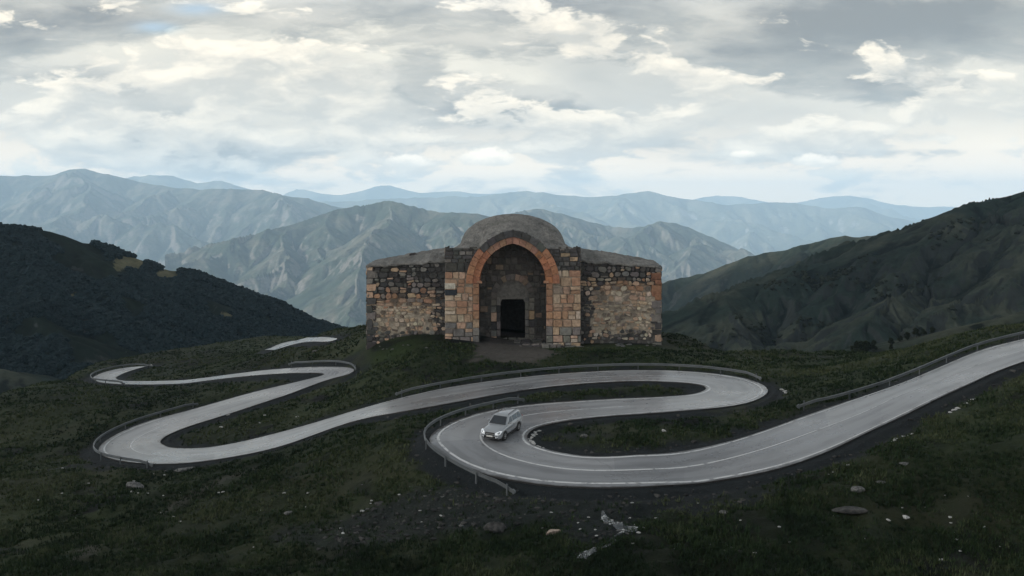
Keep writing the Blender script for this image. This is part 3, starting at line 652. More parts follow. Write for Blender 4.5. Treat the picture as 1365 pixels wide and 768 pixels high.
CLEAR = [(172, 352, 24, 9), (224, 366, 17, 8), (98, 395, 6, 5), (302, 421, 9, 5)]
def in_clear(px, py): return np.any([((px - a) / c) ** 2 + ((py - b) / d) ** 2 + .9 * fbm(px / 9., py / 9., 3, 55) < 1 for a, b, c, d in CLEAR], axis=0)
_px = CX + F * WOOD['X'] / WOOD['Y']; _py = HZ - F * WOOD['Z'] / WOOD['Y']
attr([o for o in C.objects if o.name == 'wooded_hill'][0], 'clearing', in_clear(_px, _py).astype(float))
mountain('low_hill', [(-320, 478), (-120, 484), (0, 491), (25, 497), (54, 509), (90, 522), (140, 545)], [(-300, 330), (140, 360)], 120, -150, mm_dark, 20, 1.5, seed=11, nu=160, nt=60, spurs=3, sub=0, jag=.4, slope=.3)
KNOLL = mountain('low_hill', [(1060, 500), (1110, 487), (1150, 474), (1168, 466), (1190, 458), (1215, 451), (1250, 443), (1290, 434), (1330, 425), (1365, 416), (1450, 400), (1600, 385), (1850, 380)], [(1060, 235), (1365, 200), (1850, 190)], 85, -70, mm_dark, 14, .8, seed=12, nu=260, nt=90, spurs=2, sub=0, jag=.4, slope=.35)
vf = npmesh('valley_floor', np.array([(-30000, -2000, -705), (30000, -2000, -705), (30000, 60000, -705), (-30000, 60000, -705)]), np.array([(0, 1, 2, 3)]), mm_dark, smooth=False)
attr(vf, 'gully', [.5] * 4); tag(vf, kind='structure')

# ------------------------------------------------------------------ air
def build_haze():
    x0, x1, y0, y1, z0, z1 = -22000, 22000, -400, 23500, -706, 780
    v = [(x, y, z) for z in (z0, z1) for y in (y0, y1) for x in (x0, x1)]
    m = bpy.data.materials.new('air'); m.use_nodes = True; t = m.node_tree; t.nodes.clear()
    o = t.nodes.new('ShaderNodeOutputMaterial'); p = t.nodes.new('ShaderNodeVolumePrincipled')
    p.inputs['Color'].default_value = (.58, .80, 1.0, 1); p.inputs['Density'].default_value = HAZE; p.inputs['Anisotropy'].default_value = .0
    t.links.new(p.outputs[0], o.inputs['Volume'])
    tag(mesh('haze', v, [(0, 2, 3, 1), (4, 5, 7, 6), (0, 1, 5, 4), (2, 6, 7, 3), (0, 4, 6, 2), (1, 3, 7, 5)], m), kind='stuff')
HAZE = .000082
build_haze()

def build_shade_cloud():
    """low cloud bank added out of view at left, to shade the near hills"""
    m = mat('cloud_white', (.85, .85, .85), 1.0, spec=0.0); g, b = gm(m); t = m.node_tree
    tr = g.n('ShaderNodeBsdfTransparent'); mx = g.n('ShaderNodeMixShader'); mx.inputs[0].default_value = .58
    g.L.new(tr.outputs[0], mx.inputs[1]); g.L.new(b.outputs[0], mx.inputs[2])
    g.L.new(mx.outputs[0], [n for n in t.nodes if n.type == 'OUTPUT_MATERIAL'][0].inputs[0])
    k = 1.0 / math.tan(SUN_ELEV); h = 930.0
    c = (sin(SUN_AZ) * k * h + 60, cos(SUN_AZ) * k * h + 480)
    n1, n2 = 90, 40; V = []
    for j in range(n2 + 1):
        ph = -pi / 2 + pi * j / n2
        for i in range(n1):
            th = 2 * pi * i / n1; x, y, z = cos(ph) * cos(th), cos(ph) * sin(th), sin(ph)
            r = 1 + .16 * float(perlin(x * 2.1 + 5, y * 2.1 + z, 3)) + .10 * float(perlin(x * 6 + 5, y * 6 + z * 2, 4))
            V.append((c[0] + 1250 * x * r, c[1] + 860 * y * r, h + (190 if z > 0 else 60) * z * (r + .8 * float(perlin(x * 5, y * 5, 9)))))
    Fs = [(j * n1 + i, j * n1 + (i + 1) % n1, (j + 1) * n1 + (i + 1) % n1, (j + 1) * n1 + i) for j in range(n2) for i in range(n1)]
    tag(mesh('cloud', V, Fs, m, None, True), kind='structure')
build_shade_cloud()

# ------------------------------------------------------------------ the stone church
def lin(c, k): return tuple(np.clip(np.array(c) * k, 0.004, .6))
DK, MG, OR, TN, PL = (.074, .072, .071), (.175, .166, .154), (.35, .20, .130), (.44, .315, .225), (.52, .45, .36)
class Stones:
    """many stones of one masonry face gathered into one mesh with a colour per stone"""
    def __init__(s): s.V = []; s.F = []; s.T = []
    def prism(s, pts_back, pts_front, tint):
        n = len(pts_back); k = len(s.V); s.V += list(pts_back) + list(pts_front); s.T += [tint] * (2 * n)
        s.F.append(tuple(k + n + j for j in range(n)))
        for j in range(n): s.F.append((k + j, k + (j + 1) % n, k + n + (j + 1) % n, k + n + j))
    def stone(s, fr, x0, x1, z0, z1, d, tint, rnd=.25, jit=.03):
        """one rough block; fr maps (x, z, out) to space"""
        w, h = x1 - x0, z1 - z0; c = min(w, h) * rnd
        P = [(x0 + c, z0), (x1 - c, z0), (x1, z0 + c), (x1, z1 - c), (x1 - c, z1), (x0 + c, z1), (x0, z1 - c), (x0, z0 + c)]
        P = [(a + random.uniform(-jit, jit), b + random.uniform(-jit, jit)) for a, b in P]
        mx, mz = (x0 + x1) / 2, (z0 + z1) / 2; i1 = .86 if min(w, h) > .35 else .78
        tilt = (random.uniform(-.05, .05), random.uniform(-.05, .05))
        dd = lambda a, b: d * random.uniform(.85, 1.1) + tilt[0] * (a - mx) + tilt[1] * (b - mz)
        s.prism([fr(a, b, -.05) for a, b in P], [fr(mx + (a - mx) * i1, mz + (b - mz) * i1, dd(a, b)) for a, b in P], tint)
    def sheet(s, fr, x0, x1, z0, z1, step, tint, inside=None, rough=.05, seed=0):
        """mortar bed between the stones"""
        nx = max(2, int((x1 - x0) / step)); nz = max(2, int((z1 - z0) / step)); k = len(s.V)
        xs = np.linspace(x0, x1, nx + 1); zs = np.linspace(z0, z1, nz + 1)
        for b in zs:
            for a in xs:
                s.V.append(fr(a, b, rough * float(fbm(a / .7, b / .5, 3, seed)))); s.T.append(tint(a, b))
        for j in range(nz):
            for i in range(nx):
                if inside is None or inside((xs[i] + xs[i + 1]) / 2, (zs[j] + zs[j + 1]) / 2):
                    q = k + j * (nx + 1) + i; s.F.append((q, q + 1, q + nx + 2, q + nx + 1))
    def courses(s, fr, x0, x1, z0, top, hrange, wrange, depth, tint, inside=None, skip=0.0, rnd=.25, jit=.03, gap=.03):
        z = z0
        while True:
            h = random.uniform(*hrange(z)) if callable(hrange) else random.uniform(*hrange)
            x = x0
            any_ = False
            while x < x1 - .05:
                w = random.uniform(*wrange(z)) if callable(wrange) else random.uniform(*wrange)
                if x + w > x1 - .18: w = x1 - x
                zt = min(z + h, top(x + w / 2)); a, b = x + w / 2, (z + zt) / 2
                if zt - z > .12:
                    any_ = True
                    if (inside is None or inside(a, b)) and random.random() > (skip(a, b) if callable(skip) else skip):
                        hh = zt - z
                        if hh > .5 and random.random() < .22:       # two thin stones in place of one
                            q = hh * random.uniform(.4, .6)
                            s.stone(fr, x + gap, x + w - gap, z + gap, z + q - gap, random.uniform(*depth), tint(a, b), rnd, jit); s.stone(fr, x + gap, x + w - gap, z + q, zt - gap, random.uniform(*depth), tint(a, b), rnd, jit)
                        else:
                            s.stone(fr, x + gap, x + w - gap, z + gap, zt - gap, random.uniform(*depth), tint(a, b), rnd, jit)
                x += w
            z += h
            if not any_: break
    def build(s, name, m, parent):
        o = mesh(name, s.V, s.F, m, parent); attr(o, 'tint', np.array([(*t, 1) for t in s.T]), 'FLOAT_COLOR'); return o

def vary(c, k=.25): 
    f = random.uniform(1 - k, 1 + k); return lin([q * f * random.uniform(.95, 1.05) for q in c], 1)
def toward(c, d, k): return lin([a * (1 - k) + b * k for a, b in zip(c, d)], 1)
def pick(*opts):
    r = random.random() * sum(w for _, w in opts)
    for c, w in opts:
        r -= w
        if r <= 0: return vary(c)
    return vary(opts[-1][0])

def build_church():
    random.seed(11)
    BX, BY = .1, 103.0; BZ = float(S(BX, BY)) - .02
    BZ = -(461.5 - HZ) / F * BY
    root = thing('stone_church', 'ruined stone church with a great orange arch and grey barrel roof on the hilltop', 'church', (BX, BY, BZ))
    ST = M['stone']
    a0, rise, zs = 4.11, 4.9, 7.68; R0 = (a0 * a0 + rise * rise) / (2 * a0); cc = R0 - a0
    R1, R2 = R0 + .80, R0 + 1.62
    HW = 8.33; WING = 1.85; DEPTH = 15.5
    def arch_top(x, R): return zs + sqrt(max(R * R - (abs(x) + cc) ** 2, 0))
    def in_arch(x, z, R):
        if z < zs: return abs(x) < R - cc
        return (abs(x) + cc) ** 2 + (z - zs) ** 2 < R * R
    front = lambda x, z, o: (x, -o, z)
    # --- portal block
    topz = 12.05
    wtop = lambda x: max(topz, arch_top(x, R2 + .02) if abs(x) < R2 - cc else 0) + .10 * float(fbm(x / .8, 0.5, 2, 3))
    def tp(x, z):
        if z > 9.3 + .5 * float(perlin(x, 3.3, 4)): return pick((DK, 7), (MG, 2.2), (TN, .25))
        if z > 2.6: return toward(pick((TN, 4.5), (OR, 2.8), (PL, 1.2), (MG, .5), (DK, .1)), (.39, .265, .185), .38)
        return pick((TN, 1.6), (MG, 2.6), (PL, 1.3), (DK, 1))
    w = Stones()
    for sx in (-1, 1):
        x0, x1 = (-HW, -(R1 - cc) + .02) if sx < 0 else (R1 - cc - .02, HW)
        w.courses(front, x0, x1, -.6, wtop, lambda z: (.75, 1.15) if z < 9.2 else (.42, .62), lambda z: (.75, 1.6) if z < 9.2 else (.5, 1.3), (.10, .19), tp,
                  lambda a, b: not in_arch(a, b, R2 - .25) if b > zs else abs(a) > R1 - cc - .1, rnd=.10, jit=.02, gap=.022)
    # stones above the springing between block edge and hood
    w.courses(front, -R1 + cc, R1 - cc, zs + 3.2, wtop, (.4, .55), (.5, 1.1), (.08, .16), lambda x, z: pick((DK, 6), (MG, 2)), lambda a, b: not in_arch(a, b, R2 - .2))
    w.stone(front, -HW - .02, -HW + 1.35, 7.0, 7.75, .22, (.52, .49, .42), .06, .01); w.stone(front, -HW - .02, -HW + 1.55, 6.2, 6.97, .22, (.035, .042, .05), .06, .01)
    w.sheet(front, -HW + .02, HW - .02, -1.2, 14.3, .3, lambda x, z: lin(PL, .55) if 2 < z < 9 else lin(MG, .5), lambda a, b: not in_arch(a, b, R0 + .35) and b < wtop(a) - .05, .03, 5)
    for sx in (-1, 1):      # returns of the portal block beside the wings
        side = lambda y, z, o, sx=sx: (sx * (HW - .03 + o), y, z)
        w.courses(side, 0.0, WING + 5, -.6, lambda x: topz, (.6, 1.0), (.7, 1.3), (.03, .07), lambda a, b: pick((DK, 3), (MG, 4), (TN, 1)))
        w.sheet(side, 0, WING + 5, -1.2, topz, .4, lambda a, b: lin(MG, .6))
    w.build('portal_wall', ST, root)
    # --- arch rings of dressed blocks
    def ring(name, Ra, Rb, t0, t1, nblk, yf, yb, tint):
        s = Stones()
        for sx in (-1, 1):
            for i in range(nblk):
                ta, tb = t0 + (t1 - t0) * (i + .025) / nblk, t0 + (t1 - t0) * (i + .975) / nblk
                c = tint((ta + tb) / 2, sx); k = len(s.V); m_ = 4; o = random.uniform(-.02, .03)
                for q in range(m_ + 1):
                    t = ta + (tb - ta) * q / m_
                    for R_ in (Ra, Rb):
                        th = t * math.acos(cc / R_); x = -cc + R_ * cos(th); z = zs + R_ * sin(th)
                        for y in (yf - o, yb): s.V.append((sx * x, y, z)); s.T.append(c)
                for q in range(m_):
                    b = k + q * 4
                    for f in ((0, 2, 6, 4), (1, 5, 7, 3), (0, 4, 5, 1), (2, 3, 7, 6)):
                        f = tuple(b + j for j in f); s.F.append(f if sx > 0 else f[::-1])
                f = (k, k + 1, k + 3, k + 2); s.F.append(f if sx > 0 else f[::-1]); b = k + m_ * 4
                f = (b, b + 2, b + 3, b + 1); s.F.append(f if sx > 0 else f[::-1])
        return s
    s = ring('arch', R0, R1 - .01, 0, 1, 9, -.16, 4.0, lambda t, sx: vary((.33, .195, .135) if t > .55 else (.36, .165, .095), .15))
    for sx in (-1, 1):       # the jambs under it
        z = -.5
        while z < zs - .05:
            h = min(random.uniform(.8, 1.25), zs - z)
            if zs - z - h < .3: h = zs - z
            x0, x1 = (a0, R1 - cc) if sx > 0 else (-(R1 - cc), -a0)
            s.stone(front, x0 + .01, x1 - .01, z + .012, z + h - .012, .15, vary(OR if z > 3.2 else MG if z < 1.6 else TN, .18), .04, .01)
            z += h
    o = s.build('arch', ST, root)
    ring('hood', R1 + .01, R2, 0.0, 1, 8, -.30, .6, lambda t, sx: vary((.36, .180, .108), .14) if t < .56 else vary((.070, .070, .070), .45)).build('hood', ST, root)
    for sx in (-1, 1):
        im = Stones(); x = sx * (a0 + .10)
        prof = [(-.34, -.05), (.30, -.05), (.30, .25), (-.22, .25), (-.34, .12)]
        P = [(sx * (a0 + .0) + sx * a, zs + .1 + b) for a, b in prof]
        if sx < 0: P = P[::-1]
        im.prism([(a, .3, b) for a, b in P], [(a, -.24, b) for a, b in P], vary(OR, .1)); im.build('impost', ST, root)
        st = Stones()
        for (xa, xb, za, zb_, d) in ((3.55, 5.9, -.8, .28, .75), (4.0, 8.5, -.9, .10, .55), (5.6, 7.3, 0.1, .45, .35)):
            xa, xb = sorted((sx * xa, sx * xb)); x_ = xa
            while x_ < xb - .1:
                ww = min(random.uniform(.7, 1.5), xb - x_); st.stone(front, x_ + .02, x_ + ww - .02, za, zb_ + random.uniform(-.08, .06), d, pick((MG, 3), (PL, 1), (TN, 1)), .08, .04); x_ += ww
        st.build('plinth', ST, root)
    # --- deep porch: vault and side walls, then the back wall with its door
    YB = 4.0; FL = .35
    v = Stones()
    n = 26; pts = [(-a0, -1.0)] + [(-a0, zz) for zz in np.linspace(0, zs, 7)]
    for q in range(1, n): 
        t = q / n
        if t <= .5: th = 2 * t * math.acos(cc / R0); pts.append((cc - R0 * cos(th), zs + R0 * sin(th)))
        else: th = 2 * (1 - t) * math.acos(cc / R0); pts.append((-cc + R0 * cos(th), zs + R0 * sin(th)))
    pts += [(a0, zz) for zz in np.linspace(zs, 0, 7)] + [(a0, -1.0)]
    for i in range(len(pts) - 1):
        for j in range(4):
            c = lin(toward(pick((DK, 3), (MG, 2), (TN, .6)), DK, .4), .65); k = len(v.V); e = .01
            (xa, za), (xb, zb_) = pts[i], pts[i + 1]; sc = 1.004
            v.V += [(xa * sc, .02 + j, za), (xb * sc, .02 + j, zb_), (xb * sc, 1.0 + j, zb_), (xa * sc, 1.0 + j, za)]; v.T += [c] * 4; v.F.append((k, k + 3, k + 2, k + 1))
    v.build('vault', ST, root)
    nz = 5.2 + FL; DW, DH = 1.56, 5.0 + FL; NR = 2.06
    back = lambda x, z, o: (x, YB - o, z)
    inn = lambda a, b, r=NR: (abs(a) < r and b < nz) or (b >= nz and a * a + ((b - nz) * .92) ** 2 < r * r)
    b_ = Stones()
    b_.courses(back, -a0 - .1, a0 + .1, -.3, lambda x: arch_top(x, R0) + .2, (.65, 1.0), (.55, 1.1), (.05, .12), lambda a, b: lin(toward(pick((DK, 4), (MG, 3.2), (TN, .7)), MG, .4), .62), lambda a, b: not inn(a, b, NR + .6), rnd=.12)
    b_.sheet(back, -a0 - .2, a0 + .2, -1, 13, .25, lambda a, b: lin(MG, .5), lambda a, b: not inn(a, b, NR + .1))
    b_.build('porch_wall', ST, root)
    dr = Stones()
    k_ = 13
    for i in range(k_):      # arched surround of the door
        an0, an1 = pi * (i + .03) / k_, pi * (i + .97) / k_; c = lin(toward(pick((MG, 3), (DK, 1), (TN, 1)), MG, .4), .75)
        P = [(NR * cos(an0), nz + NR * sin(an0) / .92), ((NR + .72) * cos(an0), nz + (NR + .72) * sin(an0) / .92), ((NR + .72) * cos(an1), nz + (NR + .72) * sin(an1) / .92), (NR * cos(an1), nz + NR * sin(an1) / .92)]
        dr.prism([(a, YB + .5, b) for a, b in P], [(a, YB - .16, b) for a, b in P], c)
    for sx in (-1, 1):
        z = -.3
        while z < nz - .02:
            h = min(random.uniform(.8, 1.2), nz - z); xa, xb = sorted((sx * NR, sx * (NR + .72)))
            dr.stone(back, xa, xb, z + .01, z + h - .01, .16, pick((MG, 3), (DK, 1), (TN, .7)), .05, .01)
            xa, xb = sorted((sx * DW, sx * (NR + .02))); dr.stone(lambda x, zz, o: (x, YB + .35 - o, zz), xa, xb, z + .01, z + h - .01, .08, pick((DK, 2), (MG, 2)), .05, .01); z += h
    dr.build('door_surround', ST, root)
    ty = Stones(); P = [(NR * cos(pi * i / 16), nz + NR * sin(pi * i / 16) / .92) for i in range(17)]
    P = [(DW - .2, DH - .28), (DW, DH - .5), (NR, DH - .5)] + P + [(-NR, DH - .5), (-DW, DH - .5), (-DW + .2, DH - .28)]
    P = [(NR, DH - .5)] + P[3:-3] + [(-NR, DH - .5), (-DW, DH - .5), (-DW + .22, DH - .05), (DW - .22, DH - .05), (DW, DH - .5)]
    kk = len(P)
    ty.prism([(a, YB + .6, b) for a, b in P], [(a, YB + .30, b) for a, b in P], vary(MG, .1)); ty.build('tympanum', ST, root)
    rm = Stones()      # the unlit room behind the door
    X, Y0, Y1, Z1 = 4.4, YB + .62, DEPTH - .6, 9.0
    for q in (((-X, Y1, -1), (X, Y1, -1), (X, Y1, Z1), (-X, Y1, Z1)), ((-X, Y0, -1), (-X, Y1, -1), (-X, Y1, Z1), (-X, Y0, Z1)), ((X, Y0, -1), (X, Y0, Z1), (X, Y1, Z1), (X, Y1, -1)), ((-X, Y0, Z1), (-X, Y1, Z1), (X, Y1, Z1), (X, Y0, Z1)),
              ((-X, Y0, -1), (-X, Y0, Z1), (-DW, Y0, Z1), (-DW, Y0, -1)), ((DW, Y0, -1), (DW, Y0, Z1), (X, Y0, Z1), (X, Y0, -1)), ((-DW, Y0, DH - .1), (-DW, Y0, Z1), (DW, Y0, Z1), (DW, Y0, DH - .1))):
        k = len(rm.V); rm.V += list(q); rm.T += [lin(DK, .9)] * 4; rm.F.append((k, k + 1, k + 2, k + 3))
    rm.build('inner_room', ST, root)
    fl = Stones()
    for j in range(5):
        x_ = -a0
        while x_ < a0 - .1:
            ww = min(random.uniform(.9, 1.6), a0 - x_); fl.stone(lambda x, y, o: (x, y, o - .16 + .10 * j), x_ + .02, x_ + ww - .02, .1 + j * .95, .1 + j * .95 + .93, .1, pick((MG, 2), (DK, 1)), .08, .02); x_ += ww
    fl.build('porch_floor', ST, root)
    # --- rubble wings
    for sx in (-1, 1):
        XO = 18.25 if sx < 0 else 18.55
        eave = lambda x: (10.45 - (abs(x) - HW) * .072) + .34 * float(fbm(x / .9, 7.7, 4, 5))
        fr = lambda x, z, o: (x + .16 * float(fbm(x / 1.7, z / 1.3, 2, 52)), WING - o, z + .34 * float(fbm(x / 2.6, z / 2.2, 3, 51)) * min(1, max(0, (eave(x) - z) / 1.5)))
        x0, x1 = (-XO, -HW + .1) if sx < 0 else (HW - .1, XO)
        line = 4.9 if sx < 0 else 6.6
        def tw(x, z):
            e = abs(x) - HW; n_ = float(perlin(x / 1.5, z / 1.5, 77)); zz = z + 1.0 * n_
            portal_shade = e < 1.5 + 2.2 * float(fbm(x / 2, z / 2.5, 2, 78)) and random.random() < .7  # shade of the portal corner, painted into the stone tints
            if e > XO - HW - 1.2:
                if sx > 0 and 4.8 < z < 8.2: return vary((.24, .125, .08), .25)
                return pick((DK, 2), (MG, 2), (TN, .6))
            if portal_shade: return pick((DK, 6), (MG, 1))
            if zz > (7.0 if sx < 0 else 8.0): return pick((DK, 4.5), (MG, 3), (TN, .7))
            if zz > line: return toward(pick((OR, 2.0), (TN, 2), (MG, 1.6), (DK, 2.0)) if sx < 0 else pick((TN, 3), (PL, 1.0), (OR, 1.0), (MG, 1), (DK, .6)), lin(TN, .6), .3)
            if zz > 1.6: return toward(pick((PL, 2.5), (TN, 2.6), (MG, 1.0), (DK, .7)), lin(TN, .9), .26)
            return pick((DK, 1.6), (MG, 2.5), (PL, 1), (TN, .6))
        s = Stones()
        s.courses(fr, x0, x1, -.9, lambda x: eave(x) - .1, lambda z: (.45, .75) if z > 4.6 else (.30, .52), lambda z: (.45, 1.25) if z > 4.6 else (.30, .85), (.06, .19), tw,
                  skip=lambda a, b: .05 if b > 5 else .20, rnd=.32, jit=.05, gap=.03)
        def tm(x, z):
            e = abs(x) - HW; n_ = float(fbm(x / 1.3, z / 1.0, 3, 91)); zz = z + 1.3 * n_
            base = DK if zz > line + .9 else TN if zz > line else PL
            if zz < 1.2: base = MG
            k = .8 + .5 * n_
            if e < 1.3 + 2.2 * n_: return lin(DK, .9)  # mortar darkened by the same painted shade beside the portal
            return lin(base, max(.3, k * (.85 if base is PL else .7)))
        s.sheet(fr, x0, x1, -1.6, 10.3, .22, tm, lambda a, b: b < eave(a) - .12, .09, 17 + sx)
        xe = sx * XO      # quoins and the end wall
        z = -.8; q = 0
        while z < eave(XO) - .5:
            h = random.uniform(.7, 1.05); q += 1; ww = 1.25 if q % 2 else .8; a, b = sorted((xe, xe - sx * ww))
            s.stone(fr, a, b, z + .02, min(z + h, eave(xe) - .12) - .02, .2, tw(xe, z), .08, .03); z += h
        en = lambda y, zz, o: (xe + sx * o, y, zz)
        s.courses(en, WING, DEPTH, -3.0, lambda y: 9.3, (.45, .75), (.5, 1.2), (.04, .13), lambda a, b: pick((DK, 2), (MG, 3), (TN, 1.5)), skip=.08, rnd=.3, jit=.05)
        s.sheet(en, WING - .02, DEPTH, -3.5, 9.6, .4, lambda a, b: lin(PL, .6), None, .05, 31)
        bk = lambda x, zz, o: (x, DEPTH + o, zz)
        s.sheet(bk, x0, x1, -3.5, 9.4, .5, lambda a, b: lin(MG, .8), None, .05, 33)
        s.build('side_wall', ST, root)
        # its sloping roof: low at the front and outer edge, rising to the ridge
        nx, ny = 40, 30; V = []; T_ = []
        for j in range(ny + 1):
            for i in range(nx + 1):
                t = i / nx; x = sx * (HW - .05 + (XO + .12 - HW) * t); y = WING - .22 + (DEPTH + .2 - WING + .2) * j / ny
                ze = eave(x) - .05; yr = (y - WING) / (7.4 - WING); up = min(yr, 1) if y < 7.4 else max(0, 1 - (y - 7.4) / (DEPTH - 7.4))
                zr = 11.75 - 1.75 * (t ** 1.25)
                z = ze + (max(zr, ze) - ze) * max(0, up) ** .85 + .26 * float(fbm(x / 1.0, y / 1.0, 4, 44)) * min(1, up * 3 + .25)
                V.append((x, y, z))
        nv = len(V); V += [(x, y, z - .28) for x, y, z in V]; Fs = []
        for j in range(ny):
            for i in range(nx):
                a = j * (nx + 1) + i; f = (a, a + 1, a + nx + 2, a + nx + 1); f = f if sx > 0 else f[::-1]; Fs.append(f); Fs.append(tuple(nv + q for q in f[::-1]))
        rim = [i for i in range(nx + 1)] + [j * (nx + 1) + nx for j in range(1, ny + 1)] + [ny * (nx + 1) + i for i in range(nx - 1, -1, -1)] + [j * (nx + 1) for j in range(ny - 1, 0, -1)]
        for a, b in zip(rim, rim[1:] + rim[:1]): Fs.append((a, nv + a, nv + b, b) if sx > 0 else (b, nv + b, nv + a, a))
        mesh('side_roof', V, Fs, M['roof'], root, True)
        if sx < 0:
            s = Stones(); s.stone(lambda x, z, o: (x, 6.2 - o, z), -13.4, -12.6, 10.7, 11.15, .5, vary(DK), .3, .05); s.build('roof_stone', ST, root)
    # --- barrel roof over the middle, meeting the hood at the front
    nx, ny = 96, 44; V = []
    for j in range(ny + 1):
        y = .22 + (DEPTH - .22) * j / ny; t = sstep(y, .2, 7.2)
        for i in range(nx + 1):
            x = -HW + .02 + (2 * HW - .04) * i / nx
            zf = max(12.02, arch_top(x, R2 - .06) if abs(x) < R2 - cc else 0)
            r = 6.65; zb_ = 12.45 + 3.7 * sqrt(1 - (x / r) ** 2) if abs(x) < r else 11.1 + 1.35 * (HW - abs(x)) / (HW - r)
            if y > 12: zb_ = 11.0 + (zb_ - 11.0) * sqrt(max(0, 1 - ((y - 12) / 3.6) ** 2))
            z = zf * (1 - t) + zb_ * t
            V.append((x, y, z + .09 * float(fbm(x / .9, y / .9, 4, 66)) * min(1, y)))
    Fs = []
    for j in range(ny):
        for i in range(nx): a = j * (nx + 1) + i; Fs.append((a, a + 1, a + nx + 2, a + nx + 1))
    k = len(V); edge = [j * (nx + 1) for j in range(ny + 1)]; edge2 = [j * (nx + 1) + nx for j in range(ny + 1)]; bk = [ny * (nx + 1) + i for i in range(nx + 1)]; ft = list(range(nx + 1))
    for E, fl_ in ((edge, 0), (edge2, 1), (bk, 0), (ft, 1)):
        k = len(V); low = -1 if E is bk else None
        V += [(V[a][0], V[a][1], (-2.0 if E is bk else V[a][2] - .3)) for a in E]
        for q in range(len(E) - 1):
            f = (E[q], E[q + 1], k + q + 1, k + q); Fs.append(f if not fl_ else f[::-1])
    mesh('barrel_roof', V, Fs, M['roof'], root, True)
    return root, BZ
CHURCH, CHZ = build_church()

